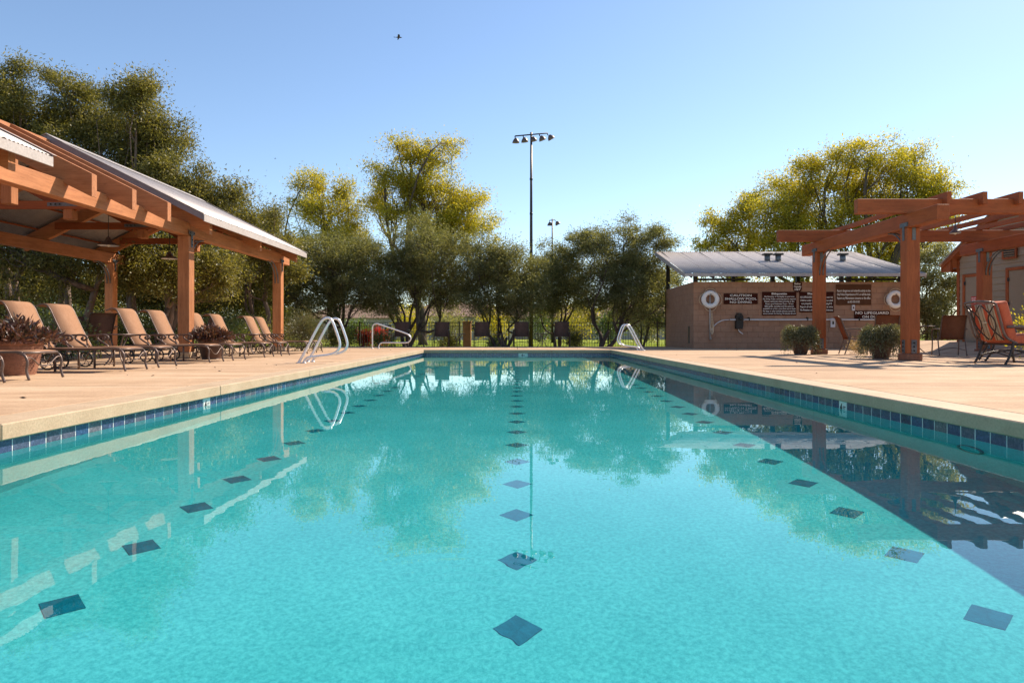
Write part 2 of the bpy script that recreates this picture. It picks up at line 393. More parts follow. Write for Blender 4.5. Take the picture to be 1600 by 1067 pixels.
def quad_mesh(name, V, mat):
    """V: (n,4,3) array of separate quads"""
    n = len(V); me = bpy.data.meshes.new(name)
    me.vertices.add(n*4); me.vertices.foreach_set('co', V.astype(np.float32).ravel())
    me.loops.add(n*4); me.loops.foreach_set('vertex_index', np.arange(n*4, dtype=np.int32))
    me.polygons.add(n); me.polygons.foreach_set('loop_start', np.arange(0, n*4, 4, dtype=np.int32))
    me.update(calc_edges=True); me.materials.append(mat); return me
def norm(a): return a/np.maximum(np.linalg.norm(a, axis=1, keepdims=True), 1e-9)
def leaves(P0, D, L, W, rng):
    n = len(P0); L = L*rng.uniform(.7, 1.3, (n, 1)); W = W*rng.uniform(.7, 1.3, (n, 1))
    side = norm(np.cross(D, rng.normal(size=(n, 3)))); up = np.cross(side, D)
    mid = P0+D*L*.5+up*L*.06
    return np.stack([P0, mid+side*W/2, P0+D*L, mid-side*W/2], 1)
def curve_pts(p0, p1, bend, k, rng):
    p0, p1 = np.array(p0, float), np.array(p1, float); L = np.linalg.norm(p1-p0)
    t = np.linspace(0, 1, k)[:, None]; b = rng.normal(size=3)*bend*L; b2 = rng.normal(size=3)*bend*.4*L
    return p0+(p1-p0)*t+b*np.sin(np.pi*t)+b2*np.sin(2*np.pi*t)
def tree(name, label, base, blobs, nleaf, lsize, mat, bark, r0=.12, fork=.9, stems=1, droop=.2, seed=1, group=None, cat='tree', zs=.8, clump=.30, lean=None, sparse=.45):
    rng = np.random.default_rng(seed)
    root = empty(name, base, 0, label, cat, group)
    base = np.array(base, float); t = MB(); V = []
    B = [(np.array(b[:3], float), b[3]) for b in blobs]; tot = sum(r**2 for _, r in B)
    stems_base = [base+np.array([rng.uniform(-.25, .25)*(stems > 1), rng.uniform(-.15, .15)*(stems > 1), 0]) for _ in range(stems)]
    cx = np.mean([c for c, _ in B], axis=0)
    forks = []
    for i, sb in enumerate(stems_base):
        tgt = B[i % len(B)][0] if stems > 1 else cx
        fk = sb+np.array([(tgt[0]-sb[0])*.3, (tgt[1]-sb[1])*.2, fork*rng.uniform(.85, 1.2)])
        if lean is not None: fk[0] += lean
        forks.append(fk); q = curve_pts(sb-np.array([0, 0, .1]), fk, .05, 6, rng)
        t.tube(q, [r0*(1.35 if k == 0 else 1-.06*k) for k in range(6)], 9)
    for c, r in B:
        fk = min(forks, key=lambda f: np.linalg.norm((f-c)[:2])+rng.uniform(0, .3))
        q = curve_pts(fk, c, .10, 8, rng); rr = r0*.62*min(1.3, (r/1.1)**.5)
        t.tube(q, list(np.linspace(rr, rr*.28, 8)), 6)
        nc = max(8, int(16*r*r/(clump/.30)**2)); d = norm(rng.normal(size=(nc, 3)))
        rad = r*rng.uniform(0, 1, (nc, 1))**sparse; sc = np.array([1, 1, zs])
        wob = 1+.22*np.sin(3*d[:, :1]*2.1+seed)+.15*np.sin(5*d[:, 2:]*1.7+seed*2)
        cp = c+d*rad*sc*wob
        for j in range(0, nc, 2):
            s = q[rng.integers(3, 8)]; w = curve_pts(s, cp[j], .12, 5, rng); t.tube(w, list(np.linspace(rr*.26, .006, 5)), 4, False)
        n = int(nleaf*r*r/tot); k = rng.integers(0, nc, n)
        csz = clump*rng.uniform(.55, 1.3, nc)[k][:, None]
        out = norm(cp-c+np.array([0, 0, .25*r]))[k]
        pos = cp[k]+rng.normal(size=(n, 3))*csz*np.array([1, 1, .75])
        sp = rng.random(n) < .06; pos[sp] += out[sp]*rng.uniform(.1, .8, (sp.sum(), 1))*clump*2.0
        D = norm(out*.55+rng.normal(size=(n, 3))*.6+np.array([0, 0, -droop]))
        V.append(leaves(pos, D, lsize[0], lsize[1], rng))
    off = Vector(base)
    t.build('trunk', bark, root)
    V = np.concatenate(V)-base
    link('crown', quad_mesh('crown', V, mat), root)
    return root
def shrub(name, label, base, r, h, n, lsize, mat, seed, group=None, cat='shrub', parts=('foliage', 'stem')):
    rng = np.random.default_rng(seed); root = empty(name, base, 0, label, cat, group)
    t = MB(); V = []
    for k in range(max(6, int(14*r))):
        a = rng.uniform(0, 6.28); rr = r*rng.uniform(.1, .85)
        p = (math.cos(a)*rr, math.sin(a)*rr, h*rng.uniform(.45, .92)*(1-.35*rr/r)); q = curve_pts((0, 0, 0), p, .12, 5, rng)
        t.tube(q, [.014, .012, .01, .007, .004], 4)
        m = n//max(6, int(14*r)); pos = np.array(p)+rng.normal(size=(m, 3))*np.array([.3*r, .3*r, .22*h]); pos[:, 2] = np.abs(pos[:, 2])
        D = norm((pos-np.array([0, 0, h*.3]))*.8+rng.normal(size=(m, 3))*.35*max(r, .3)); V.append(leaves(pos, D, *lsize, rng))
    link(parts[1], t.mesh(parts[1], M['bark']), root)
    link(parts[0], quad_mesh(parts[0], np.concatenate(V), mat), root); return root

# ------------------------------------------------------------------ ground and pool
HW, Y0, Y1, WZ, DEP = 3.18, -.35, 22.95, -.185, 1.2
FZ = WZ-DEP
def struct(o, kind='structure'): o['kind'] = kind; return o
g = MB()
def sheet(mb, x0, y0, x1, y1, z): mb.add([(x0, y0, z), (x1, y0, z), (x1, y1, z), (x0, y1, z)], [(0, 1, 2, 3)])
gz = -.27
for (a, b, c, d) in ((-600, 28.75, 900, 1400), (-600, -60, -14.2, 28.75), (18.2, -60, 900, 28.75), (-14.2, -60, 18.2, -14)): sheet(g, a, b, c, d, gz)
struct(g.build('lawn', M['lawn']))
b = MB(); sheet(b, -60, -5, -14.2, 40, gz+.012); sheet(b, -14.2, 28.75, 60, 32.2, gz+.012); struct(b.build('planting_bed', M['mulch']))
# deck: a base course and separate slabs with open joints
deck = empty('pool_deck', (0, 0, 0), kind='structure')
E_ = 3.128
b = MB()
for (x0, y0, x1, y1) in ((-14.2, -14, -HW-.02, 28.75), (HW+.02, -14, 18.2, 28.75), (-HW-.02, Y1+.02, HW+.02, 28.75), (-HW-.02, -14, HW+.02, Y0-.02)):
    b.box((x0, y0, -.6), (x1, y1, -.106))
b.build('base_course', M['joint'], deck)
def slab(x0, y0, x1, y1, edge=0):
    j = .004
    o = MB().box((x0+(0 if edge == 1 else j), y0+j, -.103), (x1-(0 if edge == 2 else j), y1-j, 0), .012)
    return o.build('slab', M['concrete'], deck)
ys = [-14, -8, -3.2, .6, 4.14, 7.2, 10.3, 13.4, 16.5, 19.6, Y1+.33]
for k in range(len(ys)-1):
    slab(-3.5, ys[k], -8.4, ys[k+1]) if False else slab(-8.4, ys[k], -E_-.335, ys[k+1])
    slab(-14.2, ys[k], -8.4, ys[k+1])
    slab(E_+.335, ys[k], 8.6, ys[k+1]); slab(8.6, ys[k], 18.2, ys[k+1])
for x0, x1 in ((-14.2, -8.4), (-8.4, -E_-.335), (-E_-.335, 0), (0, E_+.335), (E_+.335, 8.6), (8.6, 18.2)): slab(x0, Y1+.33, x1, 28.75)
slab(-E_-.335, -14, E_+.335, Y0-.27)
# cantilevered coping, poured in lengths
coping = empty('pool_coping', (0, 0, 0), kind='structure')
cy = [Y0-.27, 1.2, 4.14, 7.2, 10.3, 13.4, 16.5, 19.6, Y1-.07]
for s in (-1, 1):
    for k in range(len(cy)-1):
        x0, x1 = sorted((s*E_, s*(E_+.333)))
        MB().box((x0, cy[k]+.002, -.104), (x1, cy[k+1]-.002, .001), .008).build('coping_stone', M['coping'], coping)
for k in range(3):
    w = 2*(E_+.333)/3; x = -(E_+.333)+w*k
    MB().box((x+.002, Y1-.066, -.104), (x+w-.002, Y1+.328, .001), .008).build('coping_stone', M['coping'], coping)
MB().box((-E_+.002, Y0-.268, -.104), (E_-.002, Y0+.05, .001), .014).build('coping_stone', M['coping'], coping)
CAUS = []
shell = empty('pool_basin', (0, 0, 0), kind='structure')
def wallbox(a, b, nm): o = MB().box(a, b).build(nm, M['plaster'], shell); CAUS.append(o); return o
wallbox((-HW-.2, Y0-.2, FZ-.15), (HW+.2, Y1+.2, FZ), 'basin_floor')
wallbox((-HW-.2, Y0-.2, FZ), (-HW, Y1+.2, -.208), 'basin_wall'); wallbox((HW, Y0-.2, FZ), (HW+.2, Y1+.2, -.208), 'basin_wall')
wallbox((-HW, Y1, FZ), (HW, Y1+.2, -.208), 'basin_wall'); wallbox((-HW, Y0-.2, FZ), (HW, Y0, -.208), 'basin_wall')
lt = MB().box((-.0715, -.0715, 0), (.0715, .0715, .004), .0015).mesh('lane_tile', M['lane'])
for X, ys0 in ((-1.905, 2.86), (0, 2.84), (1.915, 2.77)):
    for k in range(33):
        o = link('lane_tile', lt, shell, (X+random.uniform(-.004, .004), ys0+.598*k, FZ)); o.rotation_euler = (0, 0, math.pi/4+random.uniform(-.04, .04)); CAUS.append(o)
# waterline tiles
band = empty('waterline_band', (0, 0, 0), kind='structure')
for a, c in (((-HW-.19, Y0-.19, -.206), (-HW+.0035, Y1+.19, -.105)), ((HW-.0035, Y0-.19, -.206), (HW+.19, Y1+.19, -.105)), ((-HW, Y1+.004, -.206), (HW, Y1+.19, -.105)), ((-HW, Y0-.19, -.206), (HW, Y0-.004, -.105))):
    CAUS.append(MB().box(a, c).build('grout_bed', M['grout'], band))
ts = MB().box((-.004, -.072, -.046), (.004, .072, .046), .002).mesh('waterline_tile', M['tile'])
mk_l, mk_r = (4.2+.1525*8+1.0, None), None
P6 = .1535
ys_mark_l = 3.18*F/(808-322); ys_mark_r = 3.18*F/(1318-808)
far = MB()
for s, ym in ((-1, ys_mark_l), (1, ys_mark_r)):
    k0 = int((ym-Y0)/P6)
    y = ym-k0*P6; idx = 0
    while y < Y1-.05:
        marker = abs(y-ym) < .01
        z = -.154+random.uniform(-.0012, .0012); dx = random.uniform(-.001, .001)
        if not marker:
            if y < 11.2:
                o = link('waterline_tile', ts, band, (s*(HW-.002)+dx, y, z)); CAUS.append(o)
            else: far.obox((s*(HW-.002)+dx, y, z), (.008, .147, .094), Matrix.Identity(3), .002)
        y += P6
nx = int(2*HW/P6)
for k in range(nx+1):
    x = -HW+.08+k*P6
    if abs(x-.2) < .08: continue
    far.obox((x, Y1-.001+random.uniform(-.001, .001), -.154), (.147, .008, .094), Matrix.Identity(3), .002)
o = far.build('distant_tiles', M['tile'], band); o['kind'] = 'stuff'; CAUS.append(o)
# ------------------------------------------------------------------ text
def text_mesh(name, lines, w, h, mat, parent, loc, rot=(math.pi/2, 0, 0), bold=.0, spacing=1.0, fit=True):
    """lettering cut as thin raised shapes, each line fitted to the given width share"""
    V = MB(); nl = len(lines); lh = h/nl
    for i, ln in enumerate(lines):
        frac = 1.0
        if isinstance(ln, tuple): ln, frac = ln
        cu = bpy.data.curves.new('t', 'FONT'); cu.body = ln; cu.size = 1; cu.resolution_u = 2; cu.offset = bold
        ob = bpy.data.objects.new('t', cu); COL.objects.link(ob)
        dg = bpy.context.evaluated_depsgraph_get(); me = bpy.data.meshes.new_from_object(ob.evaluated_get(dg))
        co = [v.co.copy() for v in me.vertices]; fs = [tuple(p.vertices) for p in me.polygons]
        bpy.data.objects.remove(ob); bpy.data.curves.remove(cu); bpy.data.meshes.remove(me)
        if not co: continue
        x0, x1 = min(c.x for c in co), max(c.x for c in co)
        sx = w*frac/(x1-x0); sy = lh*.60*spacing/.72
        yb = h/2-lh*(i+.5)-.28*lh*spacing
        V.add([((c.x-(x0+x1)/2)*sx, c.y*sy+yb, 0) for c in co], fs)
    me = bpy.data.meshes.new(name); me.from_pydata(V.v, [], V.f); me.materials.append(mat)
    o = link(name, me, parent, loc); o.rotation_euler = rot; return o
def marker(s, y, label):
    rz = {-1: math.pi/2, 1: -math.pi/2, 0: 0}[s]
    loc = (s*(HW-.002), y, -.182) if s else (.2, Y1-.002, -.182)
    e = empty('depth_marker', loc, rz, label, 'depth marker', 'depth markers set in the waterline tile')
    # local -y faces the water
    f = MB().box((-.0745, -.006, -.076), (.0745, .006, .074), .002); f.sm = [False]*len(f.f)
    o = link('marker_tile', f.mesh('marker_tile', M['white_tile']), e); CAUS.append(o)
    text_mesh('numeral', ['4'], .048, .13, M['black'], e, (-.03, -.0075, .01), bold=.03)
    text_mesh('lettering', ['FT'], .05, .07, M['black'], e, (.036, -.0075, .005), bold=.02)
marker(-1, ys_mark_l, 'white depth tile on the sunlit left pool wall')
marker(1, ys_mark_r, 'white depth tile on the shaded right pool wall')
marker(0, 0, 'white depth tile on the far pool wall')
# wall fitting under water on the right
e = empty('pool_light', (HW-.004, 4.78, WZ-.48), 0, 'round underwater fitting on the right pool wall', 'pool light')
q = [(-.004, .125*math.cos(a), .125*math.sin(a)) for a in np.linspace(0, 2*math.pi, 33)[:-1]]
o = link('ring', MB().tube(q, .014, 8, closed=True).mesh('ring', M['plate']), e); CAUS.append(o)
lens = MB().add([(-.006, 0, 0)]+[(-.003, .118*math.cos(a), .118*math.sin(a)) for a in np.linspace(0, 2*math.pi, 33)[:-1]], [(0, k+1, (k+1) % 32+1) for k in range(32)], True)
o = link('lens', lens.mesh('lens', M['plaster']), e); CAUS.append(o)
# two small return fittings
# water
w = MB(); sheet(w, -HW+.006, Y0+.0, HW-.006, Y1-.006, WZ); w.sm = [True]
water = w.build('pool_water', M['water']); struct(water); water.cycles.is_caustics_caster = True
for o in CAUS: o.cycles.is_caustics_receiver = True
# rising apron in front of the changing house
a = MB(); a.add([(11.9, 15.2, .004), (13.3, 15.2, .29), (18.2, 15.2, .29), (11.9, 26, .004), (13.3, 26, .29), (18.2, 26, .29), (13.3, 14.0, .004), (18.2, 14.0, .004), (11.9, 26, -.1), (18.2, 26, -.1)],
    [(0, 1, 4, 3), (1, 2, 5, 4), (6, 7, 2, 1), (0, 6, 1), (3, 4, 5, 9, 8)])
struct(a.build('path', M['concrete']))

# ------------------------------------------------------------------ corrugated sheets
def corrugated(w, L, amp=.009, pitch=.076, seg=6):
    """sheet: ribs run along local y (0..L), width along x (0..w)"""
    n = int(w/pitch*seg)+1; vs = []; fs = []
    for i in range(n+1):
        x = w*i/n; z = amp*math.cos(2*math.pi*x/pitch)
        vs += [(x, 0, z), (x, L, z), (x, 0, z-.0015), (x, L, z-.0015)]
    for i in range(n):
        a, b = 4*i, 4*i+4; fs += [(a, b, b+1, a+1), (a+2, a+3, b+3, b+2), (a, a+2, b+2, b), (a+1, b+1, b+3, a+3)]
    return MB().add(vs, fs, True)
# ------------------------------------------------------------------ left pavilion
pav = empty('pavilion', (-9.85, 12, 0), 0, 'long open timber pavilion with grey metal gable roof beside the loungers', 'pavilion')
XF, XB, XR = -7.3, -12.4, -9.85
YP = [3.3, 9.2, 15.05, 20.85]
def add_post(root, x, y, top, w, m, base_m='coping', plates=None):
    MB().box((x-w/2-.035, y-w/2-.035, 0), (x+w/2+.035, y+w/2+.035, .14), .012).build('post_base', M[base_m], root)
    p = MB().box((x-w/2, y-w/2, .142), (x+w/2, y+w/2, top), .008).build('post', m, root); return p
for y in YP:
    for x in (XF, XB): add_post(pav, x, y, 2.69, .25, M['wood_z'])
for x in (XF, XB):
    for y0, y1 in ((1.6, 9.2), (9.2, 15.05), (15.05, 21.6)):
        MB().box((x-.10, y0+.0015, 2.693), (x+.10, y1-.0015, 2.985), .008).build('beam', M['wood_y'], pav)
YR = [3.3, 6.2, 9.12, 10.9, 12.04, 13.25, 15.05, 17.98, 20.9]
PT = .5; ang = math.atan(PT); TZ = 3.085
def zt(x, up=0): return TZ+PT*(3.10-abs(x-XR))+up
for y in YR:
    for s in (1, -1):
        xe = XR+s*3.10; xi = XR+s*.06; dd = .335
        poly = [(xe, TZ), (xi, zt(xi)), (xi, zt(xi)-dd/math.cos(ang)), (xe-s*.02, TZ-.36), (xe, TZ-.36)]
        MB().prism(poly, 'y', y-.065, y+.065).build('rafter', M['wood_x'], pav)
    if y not in (10.9, 12.04): MB().box((XR-.1, y-.1, 3.05), (XR+.1, y+.1, 4.25), .012).build('king_post', M['wood_z'], pav)
    if y >= 15 or y < 9.2:
        MB().box((XR-2.25, y-.125, 3.27), (XR+2.25, y-.07, 3.45), .006).build('collar_tie', M['red_x'], pav)
        pl = MB().box((XR-.42, y-.135, 3.33), (XR+.42, y-.127, 3.41)).build('tie_plate', M['plate'], pav)
        bo = MB()
        for dx in (-.34, -.24, -.14, .14, .24, .34): bo.lathe([(.014, 0), (.014, .012), (.006, .016)], (0, 0, 0), 8)
        bo = MB()
        for dx in (-.34, -.24, -.14, .14, .24, .34): bo.tube([(XR+dx, y-.136, 3.37), (XR+dx, y-.150, 3.37)], .015, 8)
        bo.build('bolt', M['black_metal'], pl, True) if False else None
        bb = MB(); bb.v = [(v[0]-XR, v[1]-12+0, v[2]) for v in []]
        for dx in (-.34, -.24, -.14):
            o = MB().tube([(XR+dx, y-.136, 3.37), (XR+dx, y-.150, 3.37)], .016, 8).build('bolt', M['black_metal'], pl)
MB().box((XR-.07, 1.4, 4.26), (XR+.07, 21.2, 4.60), .01).build('ridge_beam', M['wood_y'], pav)
# diagonal struts carrying the ridge
for y in (15.05, 17.98, 20.9):
    for s in (1, -1): MB().beam((XR+s*.09, y, 3.30), (XR+s*1.15, y, 3.86), .09, .14).build('strut', M['red_x'], pav)
# purlins
for y0, y1 in ((1.5, 9.62), (14.3, 21.22)):
    for s in (1, -1):
        for q in (.35, 1.15, 1.95, 2.75):
            x = XR+s*(3.1-q); MB().box((x-.02, y0+.01, zt(x)+.003), (x+.02, y1-.01, zt(x)+.04)).build('purlin', M['red_y'], pav)
SL = 3.32/math.cos(ang)
sh_w = .868
for y0, n in ((14.3, 8), (9.63-9*sh_w, 9)):
    me = corrugated(sh_w-.004, SL).mesh('roof_sheet', M['galv'])
    for k in range(n):
        for s in (1, -1):
            o = link('roof_sheet', me, pav)
            o.matrix_local = Matrix.Translation((s*3.28, y0-12+sh_w*k+(0 if s == 1 else 0), zt(XR+3.28)+.058))  @ (Matrix.Rotation(0, 4, 'Z') if s == 1 else Matrix.Scale(-1, 4, (1, 0, 0))) @ Matrix(((0, -math.cos(ang), math.sin(ang), 0), (1, 0, 0, 0), (0, math.sin(ang), math.cos(ang), 0), (0, 0, 0, 1)))
    y1 = y0+n*sh_w
    for s in (1, -1):
        xe = XR+s*3.29; ze = zt(XR+3.29)
        MB().box((xe-.012*s, y0-.01, ze-.09), (xe+.012*s, y1+.01, ze+.045), .002).build('eave_trim', M['gutter'], pav)
        for yy, nm in ((y0-.02, 'rake_trim'), (y1+.005, 'rake_trim')):
            poly = [(xe, ze-.07), (xe, ze+.075), (XR+s*.004, zt(XR)+.075), (XR+s*.004, zt(XR)-.07)]
            MB().prism(poly, 'y', yy, yy+.015).build(nm, M['trim_dark'], pav)
            poly = [(xe+s*.02, ze+.077), (xe+s*.02, ze+.083), (XR+s*.004, zt(XR)+.09), (XR+s*.004, zt(XR)+.084)]
            MB().prism(poly, 'y', yy-.03, yy+.06).build('flashing', M['gutter'], pav)
    MB().prism([(XR-.18, zt(XR)-.01), (XR, zt(XR)+.092), (XR+.18, zt(XR)-.01), (XR+.18, zt(XR)+.0), (XR, zt(XR)+.102), (XR-.18, zt(XR)+.0)], 'y', y0-.03, y1+.03).build('ridge_cap', M['galv'], pav)
def tee_plate(root, x, y, z, face):
    """flat steel T fixed on a post head; face = +1 on +x side, 0 on -y side"""
    d = .012; m = MB()
    if face == 'x':
        m.box((x, y-.13, z+.03), (x+d, y+.13, z+.11)); m.box((x, y-.035, z-.25), (x+d, y+.035, z+.03))
        pl = m.build('post_plate', M['plate'], root)
        for (yy, zz) in ((-.09, .07), (.09, .07), (0, -.08), (0, -.19)):
            MB().tube([(x+d, y+yy, z+zz), (x+d+.012, y+yy, z+zz)], .014, 8).build('bolt', M['black_metal'], pl)
    else:
        m.box((x-.13, y-d, z+.03), (x+.13, y, z+.11)); m.box((x-.035, y-d, z-.25), (x+.035, y, z+.03))
        pl = m.build('post_plate', M['plate'], root)
def brace(root, x, y, dy, z=2.685, r=.62, dx=0, mat='plate'):
    pts = []
    for a in np.linspace(0, math.pi/2, 10):
        u = r*(1-math.cos(a)); v = -r*(1-math.sin(a))
        pts.append((x+dx*u, y+dy*u, z+v))
    for off in (-.045, .045):
        pp = [(p[0]+(off if dy else 0), p[1]+(off if dx else 0), p[2]) for p in pts]
        MB().tube(pp, .017, 6).build('brace', M[mat], root)
    a, b = pts[0], pts[-1]
for y in YP[1:]:
    tee_plate(pav, XF+.127, y, 2.69, 'x'); tee_plate(pav, XB+.127, y, 2.69, 'x')
brace(pav, XF, 15.05+.125, 1); brace(pav, XF, 20.85-.125, -1); brace(pav, XB, 20.85-.125, -1); brace(pav, XB, 15.05-.125, -1)
# ------------------------------------------------------------------ pendants
def pendant(loc, w, rod, label, mat='bronze'):
    e = empty('pendant_lamp', loc, 0, label, 'lamp', 'pendant lamps under the timber roofs')
    m = MB().lathe([(w*.5, 0), (w*.49, .02), (w*.36, .055), (w*.2, .09), (w*.13, .15), (w*.09, .2), (w*.03, .22)], n=24, cap=False)
    link('lamp_shade', m.mesh('lamp_shade', M[mat]), e)
    link('inner_shade', MB().lathe([(w*.485, .003), (w*.34, .05), (w*.18, .085)], n=24, cap=False).mesh('inner_shade', M['white_pvc']), e)
    link('bulb', MB().lathe([(.0, -.03), (.03, -.015), (.04, .02), (.02, .08)], n=12, cap=False).mesh('bulb', M['letter']), e)
    link('rod', MB().tube([(0, 0, .2), (0, 0, rod)], .008, 6).mesh('rod', M['black_metal']), e)
    return e
pendant((XR, 16.45, 2.66), .47, 1.6, 'wide pendant lamp hanging in the middle of the left pavilion')
pendant((XR, 19.35, 2.66), .47, 1.6, 'wide pendant lamp at the far end of the left pavilion, seen beside the post')

# ------------------------------------------------------------------ right pergola
perg = empty('pergola', (10, 16, 0), 0, 'reddish timber pergola with stepped open rafters over the dining set', 'pergola')
PX = (8.03, 12.42); PY = (13.95, 18.15)
for x in PX:
    for y in PY:
        add_post(perg, x, y, 2.69, .26, M['red_z'], 'terracotta')
        tee_plate(perg, x, y-.132, 2.69, 'y'); tee_plate(perg, x-.142, y, 2.69, 'x')
        for dx in (-.07,) if False else ():
            pass
        # low steel shoes with bolts
        for sx in (-1,):
            pl = MB().box((x-.142, y-.05, .15), (x-.131, y+.05, .42), .003).build('shoe_plate', M['plate'], perg)
            for k in range(3): MB().tube([(x-.142, y, .2+.08*k), (x-.156, y, .2+.08*k)], .016, 8).build('bolt', M['black_metal'], pl)
        pl = MB().box((x-.05, y-.142, .15), (x+.06, y-.131, .42), .003).build('shoe_plate', M['plate'], perg)
        for k in range(3): MB().tube([(x, y-.142, .2+.08*k), (x, y-.156, .2+.08*k)], .016, 8).build('bolt', M['black_metal'], pl)
for x in PX: MB().box((x-.12, 12.86, 2.693), (x+.12, 18.98, 2.985), .008).build('beam', M['red_y'], perg)
for y in PY: MB().box((6.92, y-.08, 2.988), (13.9, y+.08, 3.285), .008).build('cross_beam', M['red_x'], perg)
x = 8.69
while x < 13.6:
    MB().prism([(13.72, 3.16), (13.865, 3.16), (13.865, 3.289), (18.9, 3.289), (18.9, 3.40), (13.72, 3.40)], 'x', x-.045, x+.045).build('rafter', M['red_y'], perg)
    x += .72
brace(perg, PX[0], PY[1]-.13, -1, r=.6); brace(perg, PX[0], PY[0]+.13, 1, r=.6); brace(perg, PX[1], PY[1]-.13, -1, r=.6); brace(perg, PX[1], PY[0]+.13, 1, r=.6)
pendant((10.3, 16.05, 2.90), .24, .40, 'small pendant lamp hanging in the right pergola')
# ------------------------------------------------------------------ block building with shed roof and signs
bw = empty('equipment_building', (10.4, 25, 0), 0, 'low tan block wall building with a grey corrugated roof and pool signs', 'building')
BX0, BX1, BY, BYB, BH = 6.46, 14.36, 25.0, 29.8, 2.44
MB().box((BX0+.02, BY+.012, -.2), (BX1-.02, BY+.19, BH-.012)).build('wall_core', M['mortar'], bw)
nc_, nr = 20, 12; bwid = (BX1-BX0)/nc_; bh = BH/nr
bm_ = MB().box((.003, 0, .003), (bwid-.003, .03, bh-.003), .004).mesh('block', M['block'])
hm_ = MB().box((.003, 0, .003), (bwid/2-.003, .03, bh-.003), .004).mesh('block', M['block'])
for r in range(nr):
    off = (r % 2)*bwid/2; n = nc_ - (r % 2)
    if r % 2:
        link('block', hm_, bw, (BX0-10.4, random.uniform(-.003, .003), r*bh)); link('block', hm_, bw, (BX1-bwid/2-10.4, random.uniform(-.003, .003), r*bh))
    for k in range(n): link('block', bm_, bw, (BX0+off+k*bwid-10.4, random.uniform(-.003, .003), r*bh))
sw = MB(); sd_ = MB()
for X, sg in ((BX0, 1), (BX1, -1)):
    MB().box((min(X+sg*.01, X+sg*.19), BY+.031, -.2), (max(X+sg*.01, X+sg*.19), BYB, BH-.002)).build('wall_core', M['mortar'], bw)
    for r in range(nr):
        y = BY+.033-(r % 2)*.2
        while y < BYB:
            y0 = max(y, BY+.033); y1 = min(y+.396, BYB)
            if y1-y0 > .05 and (sg == 1): sw.box((X-.0, y0, r*bh+.002), (X+.012, y1, (r+1)*bh-.002), .003)
            y += .4
o = sw.build('side_blocks', M['block'], bw); o['kind'] = 'stuff'
MB().box((BX0, BYB-.2, -.2), (BX1, BYB, BH)).build('rear_wall', M['block'], bw)
EX0, EX1, EY, EZ, RY, RZ = 6.0, 14.62, 24.4, 2.70, 29.7, 4.10
ra = math.atan2(RZ-EZ, RY-EY); RL = math.hypot(RZ-EZ, RY-EY)
ns = 10; swd = (EX1-EX0)/ns
me = corrugated(swd-.006, RL, .011, .0862).mesh('roof_sheet', M['galv'])
for k in range(ns):
    o = link('roof_sheet', me, bw); o.matrix_local = Matrix.Translation((EX0+k*swd-10.4, EY-25, EZ+random.uniform(0, .004))) @ Matrix.Rotation(ra, 4, 'X')
for X in (EX0, EX1): MB().beam((X, EY, EZ-.09), (X, RY, RZ-.09), .03, .15).build('rake_trim', M['gutter'], bw)
MB().box((EX0+.02, EY-.01, EZ-.11), (EX1-.02, EY+.012, EZ-.006), .002).build('eave_trim', M['galv'], bw)
MB().box((EX0, RY-.15, RZ-.2), (EX1, RY, RZ-.03)).build('roof_beam', M['red_x'], bw)
for X in np.linspace(EX0+.25, EX1-.25, 11):
    MB().beam((X, EY+.05, EZ-.1), (X, RY-.2, RZ-.1), .05, .13).build('roof_rafter', M['black_metal'], bw)
for X in (6.56, 9.4, 12.2, 14.1):
    MB().box((X-.07, BY+.06, BH+.002), (X+.07, BY+.18, 2.72)).build('roof_post', M['black_metal'], bw)
    MB().box((X-.07, BYB-.18, BH+.002), (X+.07, BYB-.04, 3.95)).build('roof_post', M['black_metal'], bw)
MB().box((BX0+.05, BY+.04, BH+.055), (BX0+2.1, BY+.14, BH+.13)).build('rail', M['black_metal'], bw)
MB().box((BX1-2.6, BY+.04, BH+.055), (BX1-.05, BY+.14, BH+.13)).build('rail', M['black_metal'], bw)
MB().box((BX0+2.0, BYB-.1, BH+.005), (BX1-2.0, BYB-.04, BH+.12)).build('rail', M['black_metal'], bw)
for px in (1199, 1216, 1317):
    D = 27.2; x = (px-808)*D/F; zr = EZ+(D-EY)*math.tan(ra)
    e = MB().tube([(x, D, zr-.05), (x, D, zr+.22)], .11, 12).build('roof_vent', M['plate'], bw)
    MB().box((x-.17, D-.16, zr+.22), (x+.17, D+.16, zr+.30), .02).build('vent_cap', M['black_metal'], e)
MB().box((BX0+.9, BY-.012, .0), (BX0+.0+.9+.001, BY-.011, .001)) 
# dark access panel slot on the side
MB().box((BX0-.006, 25.55, .18), (BX0+.002, 25.75, .82)).build('slot', M['black'], bw)

SC = 25/F
def sign(px0, py0, px1, py1, label, mat='sign', name='pool_sign', poly=None):
    x0, x1 = (px0-808)*24.97/F, (px1-808)*24.97/F; z1, z0 = .55-(py0-521)*24.97/F, .55-(py1-521)*24.97/F
    e = empty(name, ((x0+x1)/2, 24.985, (z0+z1)/2), 0, label, 'sign')
    hw, hh = (x1-x0)/2, (z1-z0)/2
    if poly: f = MB().prism([(u*hw, v*hh) for u, v in poly], 'y', -.02, 0)
    else: f = MB().box((-hw, -.02, -hh), (hw, 0, hh), .004)
    link('board', f.mesh('board', M[mat]), e); return e, hw*2, hh*2
e, w_, h_ = sign(1131, 458.5, 1184, 475.2, 'brown sign reading CAUTION SHALLOW POOL NO DIVING')
text_mesh('lettering', [('CAUTION', .68), ('SHALLOW POOL', 1.0), ('NO DIVING', .68)], w_*.94, h_*.94, M['letter'], e, (0, -.0225, 0), bold=.02, spacing=1.12)
e, w_, h_ = sign(1191, 456, 1244.5, 493, 'tall brown Etiquette sign full of small white text')
text_mesh('title', ['Etiquette'], w_*.45, h_*.12, M['letter'], e, (0, -.0225, h_*.42), bold=.04)
